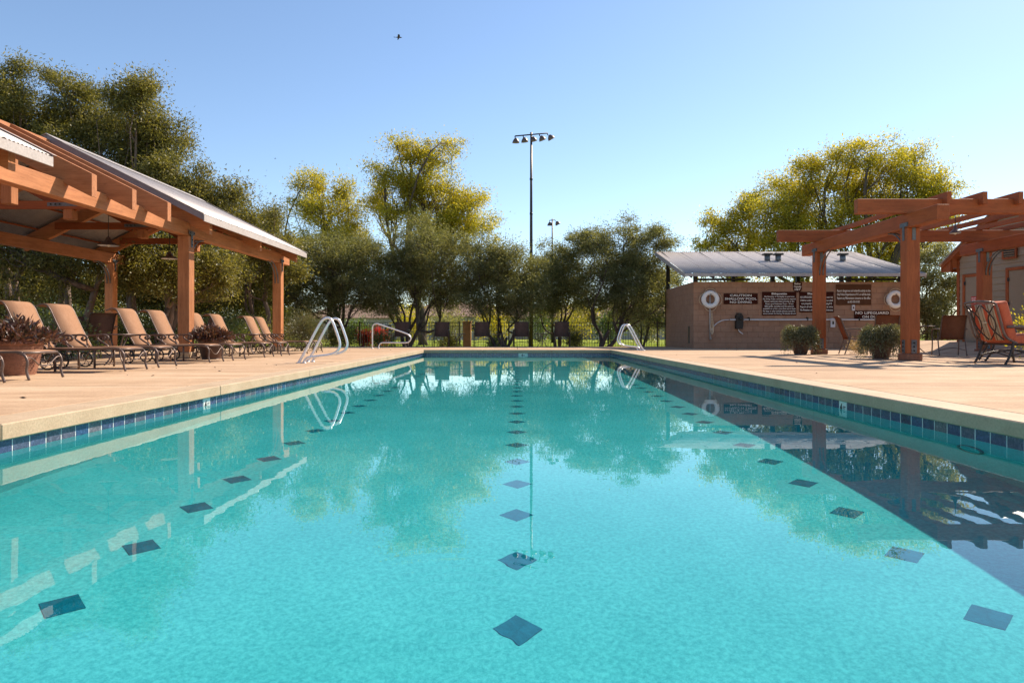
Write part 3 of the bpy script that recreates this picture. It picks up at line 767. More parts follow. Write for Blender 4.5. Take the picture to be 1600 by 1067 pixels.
text_mesh('lettering', [('No Running, or horseplay in pool area', .92), 'No diving. Proper swimming attire is required', ('Fitness swimmers have priority in the', .92), ('fitness pool between 5 am - 10 am', .86), ('BBQ grills, ramadas and fire pits are', .9),
    'available on a first come first serve basis', 'No dogs or other animals allowed, except for', 'service animals. No littering. No bicycles allowed'], w_*.95, h_*.82, M['letter'], e, (0, -.0225, -h_*.055), bold=.02)
e, w_, h_ = sign(1249, 456, 1302.8, 488, 'brown Safety sign partly hidden behind the pergola post')
text_mesh('title', ['Safety'], w_*.42, h_*.14, M['letter'], e, (-w_*.06, -.0225, h_*.41), bold=.04)
text_mesh('lettering', ['NO LIFEGUARD ON DUTY. Swim at own risk', 'Children under age 12 must be with an adult', ('not properly trained. No swimming if ill', .93), 'Report all other safety hazards at once', 'No flotation other than approved devices'], w_*.95, h_*.78, M['letter'], e, (0, -.0225, -h_*.07), bold=.02)
e, w_, h_ = sign(1239.5, 440.8, 1253.2, 456.6, 'small shield shaped capacity sign with the number 157', poly=[(-1, .9), (-1, -.35), (-.7, -.85), (0, -1), (.7, -.85), (1, -.35), (1, .9), (.5, 1), (-.5, 1)])
text_mesh('lettering', [('Bather', .85), ('Capacity', 1), ('157', .8)], w_*.86, h_*.86, M['letter'], e, (0, -.0225, .02), bold=.04)
e, w_, h_ = sign(1306.5, 444.5, 1361.5, 476.6, 'faded brown notice with four lines about reporting problems', 'sign_tan')
text_mesh('lettering', ['Report dangerous and unlawful activity to the', 'City Police Department at 911 or call the desk', 'Report any Maintenance concerns to the office', ('at 602-555-0100', .36)], w_*.95, h_*.72, M['letter'], e, (0, -.0225, -h_*.07), bold=.02)
e, w_, h_ = sign(1335, 485.5, 1390.5, 498.5, 'brown sign reading NO LIFEGUARD ON DUTY behind the chair')
text_mesh('lettering', [('NO LIFEGUARD', 1), ('ON DUTY', .6)], w_*.94, h_*.94, M['letter'], e, (0, -.0225, 0), bold=.02, spacing=1.1)
def onwall(px, py, Y=24.97): return ((px-808)*Y/F, Y, .55-(py-521)*Y/F)
def life_ring(px, py, label):
    x, y, z = onwall(px, py); e = empty('life_ring', (x, 24.86, z), 0, label, 'life ring', 'white life rings hung on the block wall')
    q = [(.245*math.cos(a), 0, .245*math.sin(a)) for a in np.linspace(0, 2*math.pi, 37)[:-1]]
    link('ring', MB().tube(q, [.083*(1.06 if k % 9 in (0, 1, 8) else .97) for k in range(36)], 12, closed=True).mesh('ring', M['ring_white']), e)
    r = MB()
    for k in range(4):
        a0 = math.pi/4+k*math.pi/2; pts = [((.325+.09*math.sin(math.pi*t))*math.cos(a0+t*math.pi/2), -.02, (.325+.09*math.sin(math.pi*t))*math.sin(a0+t*math.pi/2)-.02*math.sin(math.pi*t)) for t in np.linspace(0, 1, 9)]
        r.tube(pts, .009, 5)
    link('grab_rope', r.mesh('grab_rope', M['rope']), e)
    link('peg', MB().tube([(0, .115, .17), (0, -.1, .18)], .018, 8).mesh('peg', M['plate']), e)
life_ring(1108.7, 468, 'white life ring on the left part of the wall above the hook pole')
life_ring(1396.5, 468, 'white life ring beside the near pergola post')
# coiled throw line below the first ring
x, y, z = onwall(1109, 500)
e = empty('throw_line', (x, 24.93, z), 0, 'grey throw line and post hanging below the left life ring', 'rope')
link('pole', MB().tube([(0, 0, 1.05), (0, 0, -.72)], .032, 8).mesh('pole', M['galv']), e)
m = MB()
for k in range(5):
    rr = .05+.02*k; m.tube([(.06+rr*math.sin(a)*.5, -.03-.006*k, -.1-.05*k+(.42-.05*k)*math.cos(a)) for a in np.linspace(0, 2*math.pi, 17)[:-1]], .008, 5, closed=True)
link('line', m.mesh('line', M['rope']), e)
# long horizontal service pole and hose
x0, _, z = onwall(1140, 499.6); x1 = onwall(1408, 500)[0]
e = empty('service_pole', ((x0+x1)/2, 24.9, z), 0, 'long white horizontal pool pole clipped along the block wall', 'pole')
h = (x1-x0)/2
link('shaft', MB().tube([(-h, 0, 0), (h, 0, 0)], .028, 8).mesh('shaft', M['white_pvc']), e)
for k in (-.78, -.1, .5, .82): link('clip', MB().box((h*k-.02, -.035, -.03), (h*k+.02, .09, .09), .004).mesh('clip', M['black_metal']), e)
def hose(pts, label, nm='hose'):
    q = [onwall(px, py, 24.93) for px, py in pts]; c = q[0]
    # smooth
    P_ = []
    for i in range(len(q)-1):
        a = q[max(i-1, 0)]; b = q[i]; c_ = q[i+1]; d = q[min(i+2, len(q)-1)]
        for t in (0, .25, .5, .75):
            P_.append(tuple(.5*((2*b[k])+(-a[k]+c_[k])*t+(2*a[k]-5*b[k]+4*c_[k]-d[k])*t*t+(-a[k]+3*b[k]-3*c_[k]+d[k])*t**3) for k in range(3)))
    P_.append(q[-1]); m = MB().tube(P_, .02, 6)
    o = link(nm, m.mesh(nm, M['white_pvc'], c), None, c); return tag(o, label, 'hose')
hose([(1140, 499.6), (1128, 501), (1118, 507), (1112, 515), (1110, 522), (1111, 530)], 'pale curved hose end beside the left life ring post')
hose([(1165, 500), (1157, 503), (1154, 510), (1155, 517), (1161, 522)], 'pale hose looping below the black hose reel')
x, y, z = onwall(1154, 502)
e = empty('hose_reel', (x, 24.9, z), 0, 'black hose holder mounted on the block wall', 'hose reel')
link('housing', MB().prism([(-.13, -.28), (.1, -.28), (.13, -.1), (.13, .18), (.06, .29), (-.06, .3), (-.13, .2)], 'y', -.09, .08).mesh('housing', M['black_metal']), e)
link('hub', MB().tube([(.02, -.15, .1), (.02, -.09, .1)], .06, 12).mesh('hub', M['rubber']), e)
for px, py, lb, s_ in ((1301, 504.5, 'white wall box just right of the far pergola post', .11), (1333, 481, 'white switch plate below the faded notice', .07)):
    x, y, z = onwall(px, py); e = empty('wall_box', (x, 24.95, z), 0, lb, 'switch box')
    link('cover', MB().box((-s_*.75, -.03, -s_*1.5), (s_*.75, .02, s_*1.5), .008).mesh('cover', M['white_pvc']), e)
    link('socket', MB().box((-s_*.3, -.034, -s_*.5), (s_*.3, -.031, s_*.5)).mesh('socket', M['black']), e)

# ------------------------------------------------------------------ changing house on the right
PHI = R_(80)
ho = empty('changing_house', (13.84, 21.4, 0), -PHI, 'small tan siding building with red trim, gable roof and two doors', 'building')
HW_, HZ0, ev, sl_, OV = 3.8, .29, 2.86, .70, .35
HC = HW_/2
def hb(mb, nm, m, par=None): return mb.build(nm, M[m], par or ho, False)
def hz(x, o=0): return ev+o+sl_*(HC-abs(x-HC))
def tpos(px, D0=21.4, X0=13.84):
    xx = (px-808)/F; return (xx*D0-X0)/(math.cos(PHI)+xx*math.sin(PHI))
def zpos(px, py): return .55+(521-py)*(21.4-math.sin(PHI)*tpos(px))/F
hb(MB().prism([(.02, 0), (HW_-.02, 0), (HW_-.02, ev-.03), (HC, hz(HC)-.05), (.02, ev-.03)], 'y', .02, 4.5), 'wall', 'siding')
z = HZ0
while z < hz(HC)-.15:
    z1 = min(z+.19, hz(HC)-.05)
    def hw(zz): return HC if zz < ev else max(.01, HC-(zz-ev)/sl_)
    a, b_ = hw(z), hw(z1)
    vs = [(HC-a, -.012, z), (HC+a, -.012, z), (HC+b_, .008, z1-.002), (HC-b_, .008, z1-.002), (HC-a, .02, z), (HC+a, .02, z), (HC+b_, .02, z1-.002), (HC-b_, .02, z1-.002)]
    hb(MB().add(vs, [(0, 1, 2, 3), (4, 7, 6, 5), (0, 4, 5, 1), (3, 2, 6, 7), (0, 3, 7, 4), (1, 5, 6, 2)]), 'siding_board', 'siding')
    z += .19
for s in (-1, 1):
    X = HC+s*HC; hb(MB().box((X-.05, -.03, HZ0), (X+.05, .05, ev-.02), .004), 'corner_board', 'red_z')
    xe = HC+s*(HC+OV); ze = ev-sl_*OV
    hb(MB().prism([(xe, ze-.02), (xe, ze+.10), (HC, hz(HC)+.13), (HC, hz(HC)-.02)], 'y', -.32, -.28), 'rake_board', 'red_x')
    hb(MB().prism([(xe, ze+.0), (xe, ze+.02), (HC, hz(HC)+.03), (HC, hz(HC)+.01)], 'y', -.279, 4.5), 'soffit', 'red_x')
    hb(MB().box((xe-.02, -.30, ze-.12), (xe+.02, 4.5, ze-.003), .004), 'eave_board', 'red_y')
    hb(MB().prism([(xe+s*.05, ze+.09), (xe+s*.05, ze+.115), (HC, hz(HC)+.16), (HC, hz(HC)+.135)], 'y', -.36, 4.6), 'roof', 'galv')
hb(MB().prism([(-OV, ev-sl_*OV-.12), (-OV, ev-sl_*OV), (-.02, ev-.02), (-.02, ev-sl_*OV-.12)], 'y', -.279, -.208), 'eave_return', 'red_x')
def door(x0, x1, zt_):
    fw = .09
    d = hb(MB().box((x0+fw, -.03, HZ0+.01), (x1-fw, -.014, zt_-fw), .003), 'door', 'door')
    for a, b_ in (((x0, HZ0), (x0+fw, zt_)), ((x1-fw, HZ0), (x1, zt_)), ((x0+fw, zt_-fw), (x1-fw, zt_))):
        hb(MB().box((a[0]+.001, -.055, a[1]), (b_[0]-.001, -.0135, b_[1]), .004), 'door_frame', 'red_z')
    for zz in (.35, 1.05, 1.75): hb(MB().box((x0+fw-.02, -.062, HZ0+zz), (x0+fw+.03, -.056, HZ0+zz+.11)), 'hinge', 'black_metal', d)
    hb(MB().tube([(x1-fw-.07, -.031, HZ0+1.0), (x1-fw-.07, -.09, HZ0+1.0)], .03, 8), 'handle', 'chrome', d)
door(tpos(1506), tpos(1539.5), zpos(1520, 428)); door(tpos(1573.5), tpos(1573.5)+.84, zpos(1590, 417))
vx0, vx1, vz0, vz1 = tpos(1571), tpos(1589), zpos(1580, 402), zpos(1580, 388)
v = hb(MB().box((vx0, -.05, vz0), (vx1, -.03, vz1)), 'gable_vent', 'black')
for a, b_ in (((vx0-.05, vz0-.05), (vx0, vz1+.05)), ((vx1, vz0-.05), (vx1+.05, vz1+.05)), ((vx0+.001, vz0-.05), (vx1-.001, vz0)), ((vx0+.001, vz1), (vx1-.001, vz1+.05))):
    hb(MB().box((a[0], -.075, a[1]), (b_[0], -.03, b_[1])), 'vent_frame', 'red_x', v)
for k in range(4): hb(MB().beam((vx0+.01, -.06, vz0+.03+.065*k), (vx1-.01, -.06, vz0+.03+.065*k), .05, .012, 0, (0, .5, 1)), 'louvre', 'siding', v)
e = empty('door_sign', (13.84+math.cos(PHI)*tpos(1524)-.04*math.sin(PHI), 21.4-math.sin(PHI)*tpos(1524)-.04*math.cos(PHI), zpos(1524, 469.5)), -PHI, 'small red notice with white lines on the left door', 'sign')
link('plate', MB().box((-.10, -.01, -.12), (.10, 0, .12), .003).mesh('plate', M['red_sign']), e)
text_mesh('lettering', [('DO NOT', 1), ('ENTER', .9), ('POOL', .7)], .16, .2, M['letter'], e, (0, -.0115, 0), bold=.05)
# ------------------------------------------------------------------ rails
def loop_rail(y, s, x0, group=True):
    """grab rail loop; foot on the deck at x0, reaching toward the water (s=+1 to the right)"""
    pts = [(0, 0), (.12, .2), (.30, .55), (.42, .76), (.50, .83), (.58, .83), (.64, .76), (.72, .55), (.77, .38), (.76, .28), (.70, .20), (.58, .155), (.3, .12), (.18, .10), (.12, .05), (.10, 0)]
    return [(x0+s*u, y, v) for u, v in pts]
def smooth(pts, k=4):
    pts = [np.array(p, float) for p in pts]; out = []
    for i in range(len(pts)-1):
        a = pts[max(i-1, 0)]; b = pts[i]; c = pts[i+1]; d = pts[min(i+2, len(pts)-1)]
        for j in range(k):
            t = j/k; out.append(.5*(2*b+(-a+c)*t+(2*a-5*b+4*c-d)*t*t+(-a+3*b-3*c+d)*t**3))
    out.append(pts[-1]); return out
def rail_pair(x0, s, ya, yb, label):
    e = empty('pool_ladder', (x0, (ya+yb)/2, 0), 0, label, 'pool rail', 'chrome grab rails at the pool steps')
    for y in (ya, yb):
        p = MB().tube(smooth(loop_rail(y, s, x0)), .024, 10).build('rail', M['chrome'], e)
        for u in (0, .10): MB().lathe([(.05, 0), (.05, .008), (.028, .014)], (x0+s*u, y, .001), 14).build('escutcheon', M['chrome'], p)
rail_pair(-4.07, 1, 12.7, 13.25, 'pair of bent chrome grab rails on the left pool edge')
rail_pair(4.08, -1, 22.0, 22.5, 'pair of chrome grab rails at the far right pool corner')
e = empty('handrail', (-5.3, 25, 0), 0, 'single sloping chrome handrail beyond the far left pool corner', 'pool rail')
pts = [(-5.30, 25, 0), (-5.30, 25, .70), (-5.27, 25, .85), (-5.16, 25, .91), (-5.0, 25, .87), (-4.2, 25, .60), (-3.98, 25, .50), (-3.89, 25, .38), (-3.95, 25, .26), (-4.1, 25, .21), (-4.85, 25, .21), (-5.02, 25, .17), (-5.08, 25, 0)]
MB().tube(smooth(pts), .024, 10).build('rail', M['chrome'], e)
for x in (-5.30, -5.08): MB().lathe([(.05, 0), (.05, .008), (.028, .014)], (x, 25, .001), 14).build('escutcheon', M['chrome'], e)

# ------------------------------------------------------------------ loungers
def make_chaise():
    e = empty('sun_lounger', (0, 0, 0), 0, 'x', 'lounger')
    hwid = .29
    L = lambda nm, mb, m: link(nm, mb.mesh(nm, M[m]), e)
    L('seat_sling', MB().ribbon([(.0, .335), (-.1, .345), (-.5, .335), (-.9, .335), (-1.28, .33)], -hwid+.02, hwid-.02, .008), 'sling')
    bp = smooth([(-1.30, .335, 0), (-1.42, .55, 0), (-1.53, .78, 0), (-1.60, .93, 0), (-1.66, 1.0, 0), (-1.74, 1.01, 0), (-1.83, .97, 0)])
    prof = [(p[0], p[1]) for p in bp]
    L('back_sling', MB().ribbon(prof, -hwid+.015, hwid-.015, .010), 'sling')
    for s in (-1, 1):
        y = s*hwid
        L('back_rail', MB().tube([(p[0], y, p[1]-.004) for p in bp], .013, 6), 'bronze')
        L('seat_rail', MB().tube(smooth([(-1.55, y, .325), (-1.0, y, .325), (-.5, y, .325), (-.1, y, .335), (.0, y, .325)]), .016, 6), 'bronze')
        L('leg', MB().tube(smooth([(-.06, y, .325), (.02, y, .30), (.055, y, .22), (.045, y, .12), (.075, y, .015)]), [.016]*17 if False else .015, 7), 'bronze')
        L('leg', MB().tube([(-.93, y*.92, .32), (-.93, y*.92, .01)], .017, 7), 'bronze')
        # arm with scroll
        sc = [(-1.08+.045*math.cos(a)*(1-.09*i)+.0, y, .475+.045*math.sin(a)*(1-.09*i)) for i, a in enumerate(np.linspace(-2.6, 2.2, 9))]
        arm = smooth([(-1.50, y, .50), (-1.35, y, .515), (-1.20, y, .525), (-1.10, y, .525), (-1.04, y, .495), (-1.05, y, .455), (-1.09, y, .445), (-1.115, y, .47), (-1.09, y, .49)])
        L('arm', MB().tube(arm, .018, 6), 'bronze')
        L('arm_support', MB().tube(smooth([(-1.20, y, .52), (-1.21, y, .47), (-1.14, y, .41), (-1.06, y, .36), (-1.03, y, .32)]), .016, 6), 'bronze')
        q = [(-1.42+.115*math.cos(a), y*1.08, .125+.115*math.sin(a)) for a in np.linspace(0, 2*math.pi, 25)[:-1]]
        wh = L('wheel', MB().tube(q, .014, 7, closed=True), 'rubber')
        sp = MB()
        for k in range(6):
            a = k*math.pi/3; sp.tube([(-1.42, y*1.08, .125), (-1.42+.06*math.cos(a+.4), y*1.08, .125+.06*math.sin(a+.4)), (-1.42+.11*math.cos(a), y*1.08, .125+.11*math.sin(a))], .006, 5)
        link('spoke', sp.mesh('spoke', M['bronze']), wh)
        L('wheel_bracket', MB().tube([(-1.30, y, .32), (-1.42, y*1.04, .125)], .012, 6), 'bronze')
    L('stretcher', MB().tube([(-.93, -hwid*.92, .06), (-.93, hwid*.92, .06)], .010, 6), 'bronze')
    L('axle', MB().tube([(-1.42, -hwid*1.08, .125), (-1.42, hwid*1.08, .125)], .010, 6), 'bronze')
    L('swag', MB().tube(smooth([(.045, -hwid, .27), (.045, -hwid+.08, .265), (.045, -.09, .185), (.045, 0, .165), (.045, .09, .185), (.045, hwid-.08, .265), (.045, hwid, .27)]), .008, 6), 'bronze')
    L('foot_rail', MB().tube([(0, -hwid, .325), (0, hwid, .325)], .016, 6), 'bronze')
    return e
ch = make_chaise(); used = False
names = ['lounger cut off by the left edge in front of the big pot', 'nearest lounger whose foot shows in front of the ribbed pot', 'lounger right behind the big ribbed pot', 'second full lounger right of the big ribbed pot', 'third lounger, beside the gap before the near pavilion post',
         'lounger just left of the near pavilion post', 'lounger just right of the near pavilion post, behind the round pot', 'lounger right of the round pot in the middle of the row', 'second lounger from the far end of the row', 'farthest lounger of the row, next to the leafy mound']
for y, lb in zip([6.85, 7.8, 9.67, 10.67, 12.5, 13.47, 15.2, 16.3, 18.1, 19.1], names):
    place(ch, used, (-5.66+random.uniform(-.04, .04), y+.29, 0), math.pi*0+random.uniform(-.03, .03), 'tan sling '+lb, 'tan sling loungers lined up along the left deck'); used = True
# ------------------------------------------------------------------ sling arm chairs
def make_chair(slm, frm, lab):
    e = empty('patio_chair', (0, 0, 0), 0, lab, 'chair'); h = .26
    L = lambda nm, mb, m: link(nm, mb.mesh(nm, M[m]), e)
    L('seat', MB().ribbon([(.24, .40), (.2, .425), (.0, .41), (-.2, .40), (-.24, .42)], -h+.01, h-.01, .008), slm)
    bp = smooth([(-.22, .42, 0), (-.30, .62, 0), (-.38, .85, 0), (-.43, .95, 0), (-.49, .98, 0)])
    L('backrest', MB().ribbon([(p[0], p[1]) for p in bp], -h+.01, h-.01, .008), slm)
    for s in (-1, 1):
        y = s*h
        L('back_frame', MB().tube([(p[0], y, p[1]) for p in bp], .015, 6), frm)
        L('seat_rail', MB().tube([(-.24, y, .41), (.24, y, .40)], .015, 6), frm)
        L('leg', MB().tube(smooth([(.22, y*1.12, .64), (.27, y*1.12, .5), (.24, y*1.12, .3), (.28, y*1.12, .015)]), .015, 6), frm)
        L('leg', MB().tube(smooth([(-.20, y*1.12, .58), (-.22, y*1.12, .35), (-.33, y*1.12, .015)]), .015, 6), frm)
        L('arm', MB().tube(smooth([(-.34, y*1.1, .655), (-.1, y*1.14, .665), (.15, y*1.14, .665), (.27, y*1.12, .64), (.27, y*1.12, .60)]), [.016]*17 if False else .017, 6), frm)
    L('cross_bar', MB().tube([(-.21, -h, .42), (-.21, h, .42)], .013, 6), frm)
    L('stretcher', MB().tube(smooth([(-.27, -h*1.1, .14), (-.27, 0, .2), (-.27, h*1.1, .14)]), .010, 6), frm)
    return e
cb = make_chair('sling_brown', 'bronze', 'x'); u = False
GR = 'brown sling armchairs at the pergola dining table'
for x, y, rz, lb in ((10.62, 16.8, R_(74), 'brown sling armchair right of the pergola dining table, back toward the pool'), (8.95, 16.7, math.pi*.42, 'brown sling armchair behind the trailing planter at the near post'),
                     (8.72, 17.6, -.2, 'brown sling armchair half hidden left of the dining table'), (10.3, 18.5, -math.pi*.55, 'brown sling armchair on the far side of the dining table')):
    place(cb, u, (x, y, 0), rz, lb, GR); u = True
cd = make_chair('sling_dark', 'darkbronze', 'x'); u = False
far_lb = ['far dark armchair behind the single sloping handrail', 'second far dark armchair, at the yellow gap in the trees', 'far dark armchair just right of the orange pillar', 'far dark armchair right of the multi-stemmed olive', 'far dark armchair just right of the floodlight pole']
for px, lb in zip((626, 689.5, 753, 814.5, 878), far_lb):
    place(cd, u, ((px-808)*27.9/F, 27.9, 0), -math.pi/2+random.uniform(-.08, .08), lb, 'dark armchairs along the far end of the deck').scale = (1.05, 1.08, 1.05); u = True
for x, y, rz, lb in ((-10.9, 15.2, .6, 'dark armchair in the pavilion shade behind the second lounger'), (-9.2, 14.8, 2.6, 'dark armchair in the pavilion shade beside the back post'), (-9.3, 17.1, 3.6, 'dark armchair in the pavilion, between two lounger backs'), (-11.0, 17.2, -.6, 'dark armchair deepest in the pavilion shade'), (-8.7, 18.9, 2.9, 'dark armchair in the pavilion near the far lounger backs')):
    place(cd, True, (x, y, 0), rz, lb, 'dark armchairs in the pavilion shade').scale = (1, 1, 1)
# ------------------------------------------------------------------ tables
def make_table(r, h, glass_top, name, label, cat, group=None):
    e = empty(name, (0, 0, 0), 0, label, cat, group)
    L = lambda nm, mb, m: link(nm, mb.mesh(nm, M[m]), e)
    L('tabletop', MB().lathe([(.0, h-.012), (r-.02, h-.012), (r-.01, h), (0, h)], n=32, cap=False), 'glass' if glass_top else 'darkbronze')
    L('rim', MB().tube([(r*math.cos(a), r*math.sin(a), h-.008) for a in np.linspace(0, 2*math.pi, 33)[:-1]], .013, 6, closed=True), 'bronze')
    for k in range(4):
        a = math.pi/4+k*math.pi/2; c, s = math.cos(a), math.sin(a)
        L('leg', MB().tube(smooth([(r*.75*c, r*.75*s, h-.02), (r*.55*c, r*.55*s, h*.75), (r*.30*c, r*.30*s, h*.45), (r*.5*c, r*.5*s, h*.18), (r*.8*c, r*.8*s, .01)]), .013, 6), 'bronze')
    L('brace_ring', MB().tube([(r*.32*math.cos(a), r*.32*math.sin(a), h*.45) for a in np.linspace(0, 2*math.pi, 17)[:-1]], .008, 5, closed=True), 'bronze')
    return e
t1 = make_table(.6, .74, True, 'dining_table', 'round glass dining table under the right pergola', 'table'); t1.location = (10.0, 17.45, 0)
t2 = make_table(.6, .72, True, 'dining_table', 'round glass table in the shade of the left pavilion', 'table'); t2.location = (-10.1, 16.1, 0)
st = make_table(.27, .54, False, 'side_table', 'x', 'side table'); u = False
for px, lb in ((657, 'small dark side table left of the multi-stemmed trunk gap'), (716, 'small dark side table beside the orange pillar'), (847, 'small dark side table between the floodlight pole and the right armchair'), (783, 'small dark side table at the foot of the forked olive')):
    place(st, u, ((px-808)*28/F, 28.0, 0), random.uniform(0, 1), lb, 'small side tables between the far armchairs'); u = True
for y, lb in ((11.6, 'small side table between the second and third loungers'), (17.4, 'small side table between the loungers near the far post')):
    place(st, True, (-6.95, y+.25, 0), .3, lb, 'small side tables between the loungers')
# ------------------------------------------------------------------ orange club chair
def cushion(cx, sx, sy, sz, mat, nm, parent, loc, ry=0):
    bm = bmesh.new(); bmesh.ops.create_cube(bm, size=1)
    for v in bm.verts: v.co = Vector((v.co.x*sx, v.co.y*sy, v.co.z*sz))
    bmesh.ops.bevel(bm, geom=list(bm.edges), offset=min(sx, sy, sz)*.32, segments=4, affect='EDGES', profile=.6)
    bmesh.ops.subdivide_edges(bm, edges=[e for e in bm.edges if e.calc_length() > .12], cuts=3, use_grid_fill=True)
    for v in bm.verts:
        fx, fy, fz = v.co.x/sx*2, v.co.y/sy*2, v.co.z/sz*2
        if sz < sx: v.co.z *= 1+.16*(1-min(1, fx*fx))*(1-min(1, fy*fy))
        else: v.co.x *= 1+.16*(1-min(1, fz*fz))*(1-min(1, fy*fy))
    me = bpy.data.meshes.new(nm); bm.to_mesh(me); bm.free()
    me.polygons.foreach_set('use_smooth', [True]*len(me.polygons)); me.materials.append(M[mat])
    o = link(nm, me, parent, loc); o.rotation_euler = (0, ry, 0); return o
def make_club(label):
    e = empty('club_chair', (0, 0, 0), 0, label, 'armchair', 'orange cushioned club chairs on the right deck')
    L = lambda nm, mb, m: link(nm, mb.mesh(nm, M[m]), e)
    h = .33
    cushion(0, .62, .60, .17, 'cush_orange', 'seat_cushion', e, (.03, 0, .45), -.06)
    cushion(0, .17, .60, .72, 'cush_orange', 'back_cushion', e, (-.36, 0, .76), -.30)
    o = L('striped_panel', MB().ribbon([(-.385, .43), (-.455, .62), (-.525, .82), (-.60, 1.06)], -.27, .27, .012), 'cush_stripe')
    cushion(0, .13, .38, .34, 'ring_white' if False else 'cush_stripe', 'throw_pillow', e, (-.20, .12, .72), -.35)
    def bx(z, o=0): return -.375-(z-.40)*.34-.055+o
    for s in (-1, 1):
        y = s*h
        L('back_frame', MB().tube(smooth([(-.24, y, .38), (bx(.5), y, .5), (bx(.8), y, .8), (bx(1.04), y, 1.04), (bx(1.10)-.03, y*.9, 1.09)]), .02, 8), 'bronze')
        L('leg', MB().tube(smooth([(-.30, y, .42), (-.33, y, .30), (-.40, y, .12), (-.47, y, .012)]), .02, 8), 'darkbronze')
        L('leg', MB().tube(smooth([(.33, y*1.06, .58), (.36, y*1.06, .40), (.33, y*1.06, .2), (.37, y*1.06, .012)]), .02, 8), 'darkbronze')
        L('arm', MB().tube(smooth([(-.44, y*1.03, .66), (-.2, y*1.12, .665), (.1, y*1.14, .65), (.3, y*1.10, .63), (.40, y*1.08, .60), (.40, y*1.08, .56)]), .022, 8), 'bronze')
        L('seat_rail', MB().tube([(-.30, y, .36), (.34, y, .35)], .018, 8), 'darkbronze')
        L('side_stretcher', MB().tube(smooth([(-.38, y, .15), (0, y, .23), (.34, y, .15)]), .011, 6), 'darkbronze')
    L('top_rail', MB().tube(smooth([(bx(1.10)-.03, -h*.9, 1.09), (bx(1.12)-.03, 0, 1.115), (bx(1.10)-.03, h*.9, 1.09)]), .02, 8), 'bronze')
    L('seat_rail', MB().tube([(.34, -h, .35), (.34, h, .35)], .018, 8), 'darkbronze'); L('seat_rail', MB().tube([(-.30, -h, .36), (-.30, h, .36)], .018, 8), 'darkbronze')
    L('low_stretcher', MB().tube(smooth([(-.38, -h, .15), (-.38, 0, .21), (-.38, h, .15)]), .011, 6), 'darkbronze')
    # crossing bowed bars on the back
    for s in (-1, 1):
        for w in (.30, .02):
            pts = [(bx(z)-.012, s*(w+(.20 if w < .1 else -.22)*math.sin(math.pi*(z-.44)/.6)), z) for z in np.linspace(.44, 1.04, 12)]
            L('back_scroll', MB().tube(pts, .011, 6), 'darkbronze')
    L('back_clasp', MB().tube([(bx(.74)-.02, -.05, .74), (bx(.74)-.02, .05, .74)], .014, 6), 'rope')
    return e
cc = make_club('orange striped club chair with its bowed metal back toward the pool')
cc.location = (8.86, 12.2, 0); cc.rotation_euler = (0, 0, R_(8))
c2 = copy_tree(cc); c2.location = (9.75, 13.5, 0); c2.rotation_euler = (0, 0, R_(-25)); c2['label'] = 'second orange club chair mostly hidden beyond the right edge'
e = make_table(.36, .45, False, 'side_table', 'low dark table beside the orange club chair', 'side table'); e.location = (9.9, 12.4, 0)
